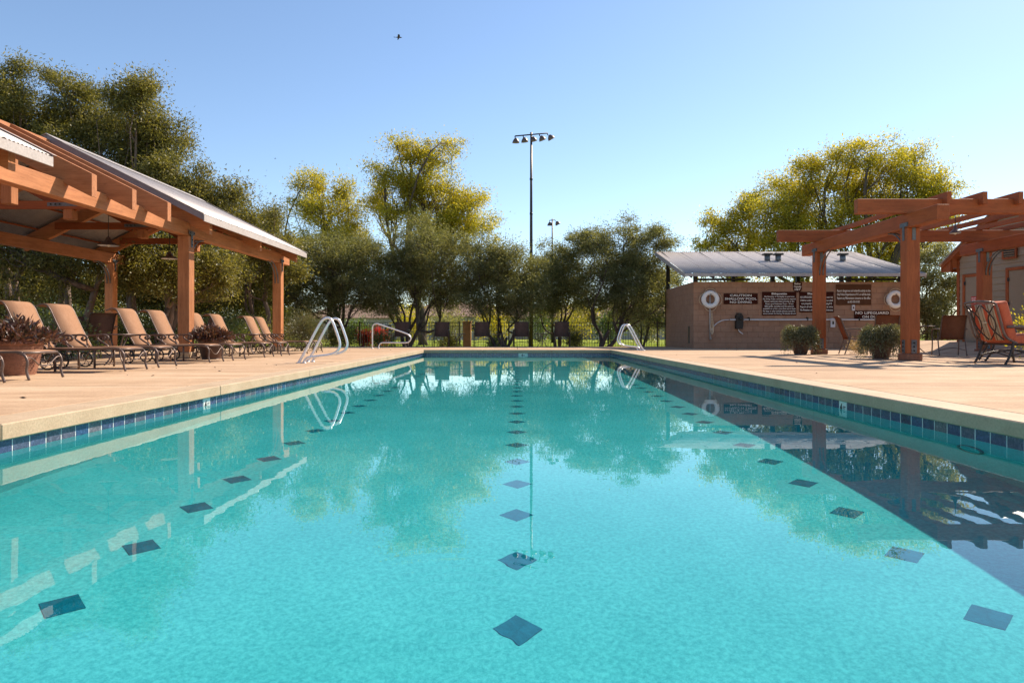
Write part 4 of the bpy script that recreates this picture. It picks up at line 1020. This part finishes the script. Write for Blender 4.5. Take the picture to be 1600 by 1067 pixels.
# ------------------------------------------------------------------ planters
def pot_mesh(r, h, rb, mat, ribs=0):
    prof = [(rb*.3, .002), (rb, .002)]
    n = 24 if ribs else 10
    for k in range(n+1):
        t = k/n; rr = rb+(r*.93-rb)*(t**.75); rr += (.006*math.sin(k*math.pi) if ribs else 0)+(.014 if ribs and k % 2 else 0)
        prof.append((rr, .002+(h*.86)*t))
    prof += [(r*.97, h*.87), (r*1.0, h*.9), (r*1.0, h*.98), (r*.97, h), (r*.88, h), (r*.86, h*.9)]
    return MB().lathe(prof, n=36, cap=False)
def planter(label, loc, r, h, rb, mat, kind, seed, ph, pr, ribs=0, cat='planter', group='potted plants around the deck'):
    e = empty('planter', loc, 0, label, cat, group); rng = np.random.default_rng(seed)
    link('pot', pot_mesh(r, h, rb, mat, ribs).mesh('pot', M[mat]), e)
    link('soil', MB().lathe([(0, h*.9), (r*.87, h*.89)], n=20, cap=False).mesh('soil', M['soil']), e)
    if kind == 'purple':
        n = 900; a = rng.uniform(0, 6.28, n); u = rng.uniform(0, 1, n)**.6
        dirs = norm(np.stack([np.cos(a)*u*1.1, np.sin(a)*u*1.1, rng.uniform(.35, 1.2, n)], 1))
        stem = rng.integers(0, n, 4200); q = rng.uniform(.25, 1, 4200)[:, None]
        p0 = np.array([0, 0, h*.88]); R0 = np.stack([np.cos(a)*u*r*.7, np.sin(a)*u*r*.7, np.zeros(n)], 1)
        Lh = ph*rng.uniform(.7, 1.05, n)[:, None]; tip = dirs*Lh*np.array([pr/ph, pr/ph, 1])
        pos = p0+R0[stem]+tip[stem]*q-np.array([0, 0, .12])*q**3*u[stem][:, None]
        D = norm(dirs[stem]+rng.normal(size=(4200, 3))*.55)
        V = leaves(pos, D, .085, .026, rng)
    else:
        ns_ = 760; a = rng.uniform(0, 6.28, ns_); V = []
        for k in range(ns_):
            u = rng.uniform(.2, 1)**.5; out = np.array([math.cos(a[k]), math.sin(a[k]), 0]); L_ = rng.uniform(.35, 1.0)*ph*2.1
            m = 16; t = np.linspace(0, 1, m)[:, None]
            rr = r*.6*u+t*(pr-r*.6*u)*rng.uniform(.75, 1.08); zz = h*.95+(.26+.20*rng.random())*np.sin(np.minimum(t*2.2, 1.7))*1.0-(t**1.8)*L_*u
            pos = out*rr+np.array([0, 0, 1])*np.maximum(zz, .05)+rng.normal(size=(m, 3))*.018
            D = norm(np.tile(out*.5, (m, 1))+np.array([0, 0, -.9])*t+np.array([0, 0, .5])*(1-t)+rng.normal(size=(m, 3))*.45); V.append(leaves(pos, D, .055, .014, rng))
        m = 2600; dd = norm(rng.normal(size=(m, 3))*np.array([1, 1, .8])+np.array([0, 0, .5])); pos = np.array([0, 0, h*.98])+dd*np.array([pr*.82, pr*.82, .26])*rng.uniform(.75, 1.05, (m, 1))
        V.append(leaves(pos, norm(dd*.5+rng.normal(size=(m, 3))*.5+np.array([0, 0, -.2])), .06, .015, rng))
        V = np.concatenate(V)
    link('plant', quad_mesh('plant', V, M['purple' if kind == 'purple' else 'trail']), e); return e
planter('large ribbed terracotta pot with dark purple foliage at the left edge', (-6.72, 9.05, 0), .385, .455, .27, 'terracotta', 'purple', 3, .36, .44, 1)
p2 = planter('smaller round dark pot with purple foliage among the middle loungers', (-6.55, 14.62, 0), .29, .45, .18, 'pot_dark', 'purple', 4, .34, .32)
planter('dark pot under a trailing plant beside the far pergola post', (7.45, 17.95, 0), .26, .44, .15, 'pot_dark', 'trail', 5, .38, .46)
planter('dark pot under a bushy trailing plant beside the near pergola post', (7.86, 14.75, 0), .25, .42, .15, 'pot_dark', 'trail', 6, .40, .44)
# ------------------------------------------------------------------ birds
def make_bird(label, loc, s, rz):
    e = empty('bird', loc, rz, label, 'bird', 'birds flying in the sky'); e.scale = (s, s, s)
    link('body', MB().tube([(-.16, 0, 0), (-.1, 0, .005), (0, 0, .012), (.09, 0, .01), (.13, 0, .012), (.17, 0, .008)], [.008, .022, .036, .03, .02, .003], 8).mesh('body', M['feather']), e)
    for s_ in (-1, 1):
        w = MB().add([(.06, s_*.02, .01), (-.06, s_*.02, .01), (.05, s_*.16, .07), (-.05, s_*.15, .06), (-.02, s_*.34, .02), (-.06, s_*.32, .02), (.06, s_*.02, .022), (-.06, s_*.02, .016), (.05, s_*.16, .08), (-.05, s_*.15, .066)],
                     [(0, 1, 3, 2), (2, 3, 5, 4), (6, 8, 9, 7), (0, 2, 8, 6), (1, 7, 9, 3), (8, 4, 5, 9)])
        link('wing', w.mesh('wing', M['feather']), e)
    link('tail', MB().add([(-.15, .015, 0), (-.15, -.015, 0), (-.25, -.04, 0), (-.25, .04, 0)], [(0, 1, 2, 3), (3, 2, 1, 0)]).mesh('tail', M['feather']), e)
make_bird('larger dark bird with spread wings high above the trees', P(623, 59, 26), .75, .2)
make_bird('tiny bird nearest the yellow trees, highest of the distant three', P(430, 248, 60), .5, .5)
make_bird('tiny bird in the middle of the distant three', P(416.5, 266.5, 80), .4, .9)
make_bird('tiny bird lowest of the distant three', P(414.5, 275.5, 60), .5, 1.2)

# ------------------------------------------------------------------ floodlight poles
def flood(px, D, ptop, label, heads, w, hs):
    x, y, z = P(px, ptop, D); z0 = gz
    e = empty('floodlight_pole', (x, y, z0), 0, label, 'light pole'); H = z-z0
    link('pole', MB().tube([(0, 0, 0), (0, 0, H*.3), (0, 0, H*.6), (0, 0, H)], [.11, .095, .075, .055], 10).mesh('pole', M['darkbronze']), e)
    for k in (.62, .78): link('band', MB().tube([(0, 0, H*k), (0, 0, H*k+.1)], .085, 10).mesh('band', M['black_metal']), e)
    tl = .045*w
    link('crossarm', MB().tube([(-w/2-.0, 0, H-.12-tl), (w/2, 0, H-.12+tl)], .035, 6).mesh('crossarm', M['black_metal']), e)
    for i in range(heads):
        u = -w/2+w*i/(heads-1); zz = H-.12+tl*u/(w/2)
        tilt = .1+.22*i
        hd = empty('lamp_head', (u, 0, zz), 0); hd.parent = e
        hm = link('arm', MB().tube([(0, 0, 0), (.02, 0, -.12)], .03, 6).mesh('arm', M['black_metal']), e, (u, 0, zz))
        COL.objects.unlink(hd); bpy.data.objects.remove(hd)
        sh = MB().lathe([(.05, -.10), (.10, -.15), (.16, -.24), (.19, -.34), (.185, -.36), (.0, -.34)], n=14, cap=False)
        o = link('lamp_head', sh.mesh('lamp_head', M['bronze']), e, (u+.05, 0, zz)); o.rotation_euler = (.15, -.5*(i/(heads-1))-.0, 0); o.scale = (hs, hs, hs)
flood(830, 36, 207, 'tall dark pole with a row of five floodlights above the trees', 5, 1.72, 1.0)
flood(863, 60, 342, 'distant pole with a double floodlight just above the trees', 2, .5, 1.3)

# ------------------------------------------------------------------ fence
fe = empty('fence', (0, 33, gz), 0, 'black metal picket fence behind the far end of the deck', 'fence')
FY = 33; ft = 1.10
rails = MB()
for z_ in (ft-.04, ft-.22, gz+.12): MB().box((-22, FY-.015, z_), (19, FY+.015, z_+.025)).build('rail', M['black_metal'], fe)
pk = MB(); x = -22
while x < 19: pk.box((x-.008, FY-.01, gz+.05), (x+.008, FY+.01, ft-.005)); x += .125
o = pk.build('pickets', M['black_metal'], fe); o['kind'] = 'stuff'
pm = MB().box((-.03, -.03, 0), (.03, .03, ft-gz+.05)).mesh('post', M['black_metal']); x = -22
while x < 19.2: link('post', pm, fe, (x, 0, 0)); x += 2.4
e = empty('pillar', ((730-808)*32.3/F, 32.3, gz), 0, 'orange brown pillar in the fence line beneath the olives', 'pillar')
link('shaft', MB().box((-.18, -.18, 0), (.18, .18, 1.32), .01).mesh('shaft', M['brick']), e)
link('cap', MB().box((-.21, -.21, 1.322), (.21, .21, 1.40), .015).mesh('cap', M['brick']), e)

# ------------------------------------------------------------------ trees
def blobs(D, L, dd=0, seed=0):
    rg = random.Random(seed); out = []
    for px, py, r in L:
        d = D+rg.uniform(-dd, dd); out.append((*P(px, py, d), r*D/F))
    return out
OG = 'grey green olive trees along the far end'
def gb(px, D): return ((px-808)*D/F, D, gz)
tree('olive_tree', 'dark olive tree nearest the far pavilion post', gb(548, 31), blobs(31, [(497, 398, 46), (463, 440, 42), (545, 412, 52), (520, 462, 46), (580, 450, 42), (470, 480, 30), (520, 430, 50), (450, 460, 34)], .8, 1), 72000, (.105, .03), M['olive'], M['bark'], .11, 1.1, 1, .35, 11, OG, clump=.24)
tree('olive_tree', 'olive tree with leaning branches behind the sloping handrail', gb(640, 31.3), blobs(31.3, [(650, 372, 46), (615, 408, 48), (690, 395, 50), (600, 455, 40), (650, 440, 50), (705, 452, 40), (575, 400, 32), (645, 415, 50), (600, 470, 34), (690, 465, 34)], .8, 2), 78000, (.105, .03), M['olive'], M['bark'], .10, .9, 3, .35, 12, OG, clump=.24)
tree('olive_tree', 'multi-stemmed olive tree at the middle of the far end', gb(784, 30.6), blobs(30.6, [(750, 402, 46), (796, 400, 40), (722, 446, 38), (780, 440, 50), (832, 425, 40), (825, 462, 38), (745, 475, 30), (770, 425, 44), (800, 470, 36)], .8, 3), 70000, (.105, .03), M['olive'], M['bark'], .085, .7, 5, .35, 13, OG, clump=.24)
tree('olive_tree', 'browner olive tree behind the floodlight pole', gb(866, 33), blobs(33, [(885, 405, 42), (855, 440, 40), (893, 450, 42), (868, 470, 30), (915, 380, 28), (875, 420, 42), (845, 470, 30)], .7, 4), 50000, (.105, .03), M['olive'], M['bark'], .085, .9, 2, .35, 14, OG, clump=.24)
tree('olive_tree', 'forked olive tree left of the block building', gb(936, 30.8), blobs(30.8, [(932, 378, 38), (990, 372, 40), (1033, 372, 27), (958, 420, 54), (1020, 420, 40), (928, 462, 40), (1000, 465, 38), (1035, 455, 24), (985, 420, 40), (960, 460, 36)], .8, 5), 78000, (.105, .03), M['olive'], M['bark'], .11, .8, 3, .3, 15, OG, clump=.24)
YG = 'yellow green trees beyond the fence'
tree('mesquite_tree', 'feathery yellow green tree left of the tallest one', gb(520, 46), blobs(46, [(497, 298, 38), (540, 325, 36), (470, 320, 26), (525, 370, 40), (560, 395, 38), (480, 380, 36), (475, 285, 18), (540, 290, 18), (505, 335, 36), (550, 360, 30)], 1.2, 6), 30000, (.17, .055), M['yellow'], M['bark'], .2, 3, 2, .1, 21, YG, clump=.36, sparse=.6)
tree('mesquite_tree', 'tallest yellow green tree, rising behind the olives', gb(665, 46), blobs(46, [(640, 245, 40), (602, 275, 32), (680, 250, 36), (660, 300, 46), (712, 310, 42), (735, 355, 42), (620, 330, 40), (690, 370, 46), (620, 225, 18), (700, 225, 18), (640, 290, 40), (700, 340, 40), (735, 320, 28), (590, 320, 30)], 1.2, 7), 56000, (.17, .055), M['yellow'], M['bark'], .22, 4, 2, .1, 22, YG, clump=.36, sparse=.6)
tree('mesquite_tree', 'broad yellow green tree with the highest top behind the block building', gb(1370, 40), blobs(40, [(1362, 250, 42), (1325, 285, 46), (1410, 275, 44), (1375, 320, 56), (1450, 310, 42), (1480, 335, 24), (1430, 370, 50), (1320, 355, 48), (1375, 400, 46), (1350, 225, 18), (1300, 258, 34), (1430, 250, 32), (1465, 290, 36), (1330, 310, 40), (1420, 330, 40), (1390, 425, 36), (1330, 420, 34)], 1.2, 8), 70000, (.16, .055), M['yellow'], M['bark'], .2, 3, 3, .1, 23, YG, clump=.34, sparse=.55)
tree('mesquite_tree', 'yellow green tree above the middle of the corrugated roof', gb(1255, 41), blobs(41, [(1275, 290, 36), (1240, 310, 38), (1205, 335, 36), (1260, 350, 46), (1210, 380, 42), (1285, 385, 40), (1225, 288, 32), (1265, 268, 30), (1250, 420, 34), (1200, 425, 30), (1240, 350, 40)], 1.2, 9), 42000, (.16, .055), M['yellow'], M['bark'], .16, 3, 2, .1, 24, YG, clump=.34, sparse=.55)
tree('mesquite_tree', 'lower yellow green tree above the left end of the corrugated roof', gb(1140, 42), blobs(42, [(1160, 345, 32), (1130, 365, 30), (1180, 375, 34), (1105, 385, 22), (1140, 400, 36), (1170, 318, 28), (1115, 348, 22), (1150, 428, 30), (1100, 425, 24)], 1, 10), 24000, (.16, .055), M['yellow'], M['bark'], .12, 2.5, 2, .1, 25, YG, clump=.3, sparse=.6)
DG = 'tall dark trees behind the left pavilion'
tree('ash_tree', 'dark tree cut off by the left edge above the pavilion roof', gb(20, 25), blobs(25, [(20, 150, 44), (-30, 180, 60), (35, 215, 52), (-20, 260, 60), (20, 110, 22), (50, 290, 50)], 1.2, 11), 62000, (.115, .036), M['darkleaf'], M['bark_pale'], .16, 2.5, 2, .15, 31, DG, clump=.28)
tree('ash_tree', 'dark tree with a separate round top left of the tallest crown', gb(95, 25.5), blobs(25.5, [(112, 145, 40), (140, 190, 42), (90, 190, 34), (120, 245, 56), (80, 300, 55), (130, 330, 50)], 1.2, 12), 66000, (.115, .036), M['darkleaf'], M['bark_pale'], .15, 2.5, 2, .15, 32, DG, clump=.28)
tree('ash_tree', 'broad dark tree whose crown ends against the open sky', gb(205, 24.5), blobs(24.5, [(212, 165, 46), (185, 205, 46), (248, 215, 46), (215, 265, 56), (275, 260, 30), (275, 300, 50), (200, 330, 50), (230, 128, 16)], 1.2, 13), 78000, (.115, .036), M['darkleaf'], M['bark_pale'], .17, 2.2, 2, .15, 33, DG, clump=.28)
tree('ash_tree', 'lower dark tree right of the broad crown, above the roof end', gb(262, 25), blobs(25, [(315, 300, 44), (345, 335, 40), (300, 365, 50), (365, 375, 44), (330, 420, 46), (365, 300, 18)], 1, 14), 56000, (.115, .036), M['darkleaf'], M['bark_pale'], .13, 2, 2, .25, 34, DG, clump=.28)
tree('ash_tree', 'smallest dark tree next to the yellow trees', gb(395, 28), blobs(28, [(405, 350, 32), (428, 385, 34), (395, 410, 42), (440, 425, 36), (375, 445, 38), (430, 335, 12)], 1, 15), 46000, (.115, .036), M['darkleaf'], M['bark_pale'], .12, 1.8, 2, .25, 35, DG, clump=.26)
tree('ash_tree', 'shaded tree with a leaning pale trunk seen under the pavilion roof', gb(112, 22), blobs(22, [(150, 385, 46), (60, 370, 60), (0, 390, 60), (100, 430, 40), (205, 400, 44)], 1, 16), 36000, (.115, .036), M['darkleaf'], M['bark_pale'], .14, 1.9, 1, .3, 36, DG, lean=.8, clump=.28)
tree('ash_tree', 'shaded tree whose twin trunks show between the pavilion posts', gb(248, 22.5), blobs(22.5, [(240, 395, 44), (300, 405, 46), (340, 430, 40), (265, 440, 36), (215, 430, 36)], 1, 17), 34000, (.115, .036), M['darkleaf'], M['bark_pale'], .12, 1.7, 2, .4, 37, DG, lean=.25, clump=.26)
tree('screening_tree', 'shaded bushy tree farther back behind the left part of the pavilion', gb(40, 31), blobs(31, [(30, 440, 55), (100, 455, 50), (160, 450, 45), (-40, 440, 60)], 1, 18), 34000, (.16, .055), M['darkleaf'], M['bark'], .12, 1.2, 2, .1, 38, 'bushy trees closing the view on the left', clump=.34)
tree('screening_tree', 'shaded bushy tree farther back between the pavilion posts', gb(270, 32), blobs(32, [(225, 455, 44), (290, 450, 48), (350, 455, 46), (410, 465, 40)], 1, 19), 34000, (.16, .055), M['darkleaf'], M['bark'], .12, 1.2, 3, .1, 39, 'bushy trees closing the view on the left', clump=.34)
tree('screening_tree', 'pale bushy tree between the block building and the house', gb(1450, 27.5), blobs(27.5, [(1450, 430, 32), (1470, 400, 24), (1440, 475, 34), (1478, 470, 32), (1500, 440, 30), (1455, 505, 28), (1425, 440, 18), (1485, 505, 22), (1440, 522, 16), (1470, 524, 16)], .6, 20), 34000, (.10, .034), M['paleleaf'], M['bark'], .07, .9, 2, .1, 41, clump=.22)
tree('screening_tree', 'thin bushy tree just left of the block building, seen past the ladder', gb(1000, 37), blobs(37, [(1000, 480, 24), (1030, 470, 24), (975, 490, 18), (1030, 500, 18), (1045, 440, 20)], .6, 21), 16000, (.12, .04), M['olive'], M['bark'], .07, .9, 2, .1, 42, clump=.25)
# yellow lit shrubs far over the lawn
rg = random.Random(5)
for i, (px, D, r, mt, lb) in enumerate([(560, 52, .9, 'brightleaf', 'far bright shrub left of the red flowers'), (640, 66, 1.7, 'yellow', 'far yellow shrub behind the second armchair'), (700, 64, 1.6, 'paleleaf', 'far pale shrub left of the orange pillar'), (770, 68, 1.8, 'yellow', 'far yellow shrub behind the multi-stemmed olive'),
        (842, 66, 1.7, 'brightleaf', 'far green shrub right of the floodlight pole'), (905, 62, 2.2, 'yellow', 'largest far yellow shrub left of the forked olive'), (955, 58, 1.3, 'brightleaf', 'far green shrub behind the forked olive'), (1010, 62, 1.6, 'paleleaf', 'far pale shrub behind the right grab rails')]):
    shrub('far_shrub', lb, gb(px, D), r, r*1.75, 3000, (.2, .09), M[mt], 50+i, 'sunlit shrubs across the lawn')
shrub('flowering_shrub', 'bright red flowering shrub behind the sloping handrail', gb(594, 37), .38, .95, 1500, (.09, .06), M['flower'], 61, cat='flowering shrub')
shrub('flowering_shrub', 'dark red flowering shrub left of the bright red one', gb(571, 38), .4, .98, 1500, (.09, .06), M['darkflower'], 62, cat='flowering shrub')
for i, (px, D, r, h, mt, lb) in enumerate([(92, 14.2, .55, .95, 'brightleaf', 'glossy leafy bush between the first lounger backs'), (5, 15, .8, 1.5, 'darkleaf', 'dark shrub at the left edge behind the big pot'), (150, 23, .8, 1.4, 'brightleaf', 'sunlit shrub beyond the second lounger, left of the back post'),
        (205, 24, .8, 1.2, 'darkleaf', 'dark shrub just right of the back pavilion post'), (350, 26, .9, 1.4, 'brightleaf', 'sunlit shrub behind the loungers right of the near post'), (395, 27, .8, 1.2, 'paleleaf', 'pale shrub behind the farthest lounger backs'), (250, 25.5, .7, 1.1, 'brightleaf', 'low sunlit shrub left of the near pavilion post'),
        (525, 30.5, .7, .95, 'darkleaf', 'dark low shrub behind the left grab rails'), (600, 30.6, .45, .8, 'brightleaf', 'bright low shrub below the sloping handrail'), (700, 30.4, .4, .6, 'darkleaf', 'low dark shrub between the far armchairs left of the pillar'), (900, 30.2, .55, .85, 'darkleaf', 'low dark shrub right of the last far armchair'), (775, 31.5, .4, .55, 'brightleaf', 'low bright shrub at the foot of the multi-stemmed olive'),
        (40, 27, 1.2, 2.0, 'brightleaf', 'tall green shrub in the back left behind the first lounger back'), (110, 29, 1.1, 1.9, 'brightleaf', 'tall green shrub left of the leaning trunk'), (185, 30, 1.2, 2.0, 'darkleaf', 'tall dark shrub behind the back pavilion post'), (235, 31, 1.1, 1.8, 'brightleaf', 'tall green shrub between the two visible pavilion posts'),
        (320, 31, 1.2, 1.9, 'darkleaf', 'tall dark shrub right of the near pavilion post'), (375, 32, 1.1, 1.7, 'brightleaf', 'tall green shrub left of the far pavilion post'), (440, 31.5, .9, 1.5, 'darkleaf', 'dark shrub right behind the far pavilion post'), (280, 33, 1.2, 2.0, 'darkleaf', 'tall dark shrub directly behind the near pavilion post')]):
    shrub('shrub', lb, (gb(px, D)[0], D, 0 if D < 20 else gz), r, h, int(2600*r/.6), (.075, .032), M[mt], 70+i)
shrub('mounding_shrub', 'rounded trailing green mound beside the far pavilion post', (-6.85, 21.7, 0), .52, 1.18, 9000, (.06, .016), M['trail'], 93)
shrub('shrub', 'yellow flowering bush behind the orange club chair', (11.6, 15.2, 0), .45, .95, 1500, (.07, .035), M['yellow'], 90)
shrub('grass_tuft', 'dry straw coloured tuft beside the near trailing planter', (9.3, 18.4, 0), .35, .32, 900, (.14, .008), M['straw'], 91, cat='grass tuft')
for i, px in enumerate((-110, 20, 150, 270, 390)):
    shrub('hedge_shrub', ['tall clipped looking screen shrub hidden past the left edge', 'tall screen shrub far behind the ribbed pot', 'tall screen shrub far behind the back pavilion post', 'tall screen shrub far behind the near pavilion post', 'tall screen shrub far behind the far lounger backs'][i], gb(px, 38), 2.5, 3.0, 6500, (.2, .075), M['darkleaf'], 100+i, 'tall screen shrubs closing the left side')
# short turf just beyond the fence
rng = np.random.default_rng(4); n = 26000
pos = np.stack([rng.uniform(-16, 14, n), 29+rng.uniform(0, 1, n)**1.6*22, np.full(n, gz)], 1); D = norm(np.stack([rng.normal(0, .3, n), rng.normal(0, .3, n), np.ones(n)], 1))
o = link('grass', quad_mesh('grass', leaves(pos, D, .10, .02, rng), M['grassblade'])); o['kind'] = 'stuff'
rng = np.random.default_rng(9); n = 46
side = rng.random(n) < .5
px_ = np.where(side, rng.uniform(-7.5, -3.3, n), rng.uniform(3.3, 9.5, n)); pos = np.stack([px_, rng.uniform(3.5, 24, n), np.full(n, .006)], 1)
D = norm(np.stack([rng.normal(0, 1, n), rng.normal(0, 1, n), rng.uniform(.0, .25, n)], 1))
o = link('leaf_litter', quad_mesh('leaf_litter', leaves(pos, D, .045, .016, rng), M['bark'])); o['kind'] = 'stuff'
# ------------------------------------------------------------------ far houses
def house(px, D, w, dpt, h, label, seed):
    x, y, _ = P(px, 521, D); e = empty('house', (x, y, gz), 0, label, 'house', 'pale houses beyond the park'); rg = random.Random(seed)
    link('wall', MB().box((-w/2, 0, 0), (w/2, dpt, h)).mesh('wall', M['stucco']), e)
    link('roof', MB().add([(-w/2-.5, -.5, h+.003), (w/2+.5, -.5, h+.003), (w/2+.5, dpt+.5, h+.003), (-w/2-.5, dpt+.5, h+.003), (-w/2+dpt*.4, dpt/2, h+2), (w/2-dpt*.4, dpt/2, h+2)], [(0, 1, 5, 4), (1, 2, 5), (2, 3, 4, 5), (3, 0, 4), (0, 3, 2, 1)]).mesh('roof', M['roof_tile']), e)
    k = -w/2+1.4
    while k < w/2-1.2:
        f = link('window', MB().box((k, -.04, 1.0), (k+1.1, -.002, 2.1), .01).mesh('window', M['letter']), e)
        link('pane', MB().box((k+.08, -.055, 1.08), (k+1.02, -.042, 2.02)).mesh('pane', M['glass_dark']), f); k += rg.uniform(2.6, 3.6)
house(560, 92, 15, 9, 2.9, 'pale stucco house behind the red flowers', 1)
house(715, 85, 14, 9, 2.9, 'pale stucco house behind the orange pillar', 2)
house(860, 95, 16, 9, 3.0, 'pale stucco house behind the floodlight pole', 3)
house(1010, 90, 14, 9, 2.9, 'pale stucco house behind the right grab rails', 4)
for i, (px, D, w_) in enumerate([(420, 120, 60), (620, 130, 50), (800, 128, 55), (970, 122, 50), (1120, 120, 60)]):
    tree('park_tree', ['distant park tree behind the far pavilion post', 'distant park tree behind the second armchair', 'distant park tree straight beyond the pool', 'distant park tree behind the forked olive', 'distant park tree hidden behind the block building'][i], gb(px, D),
         blobs(D, [(px, 488, 16), (px-w_*.4, 495, 14), (px+w_*.4, 494, 15), (px+w_*.7, 500, 10), (px-w_*.7, 500, 10)], 1, 60+i), 6000, (.6, .3), M['darkleaf'], M['bark'], .25, 1.5, 1, 0, 80+i, 'distant park trees', clump=.6)
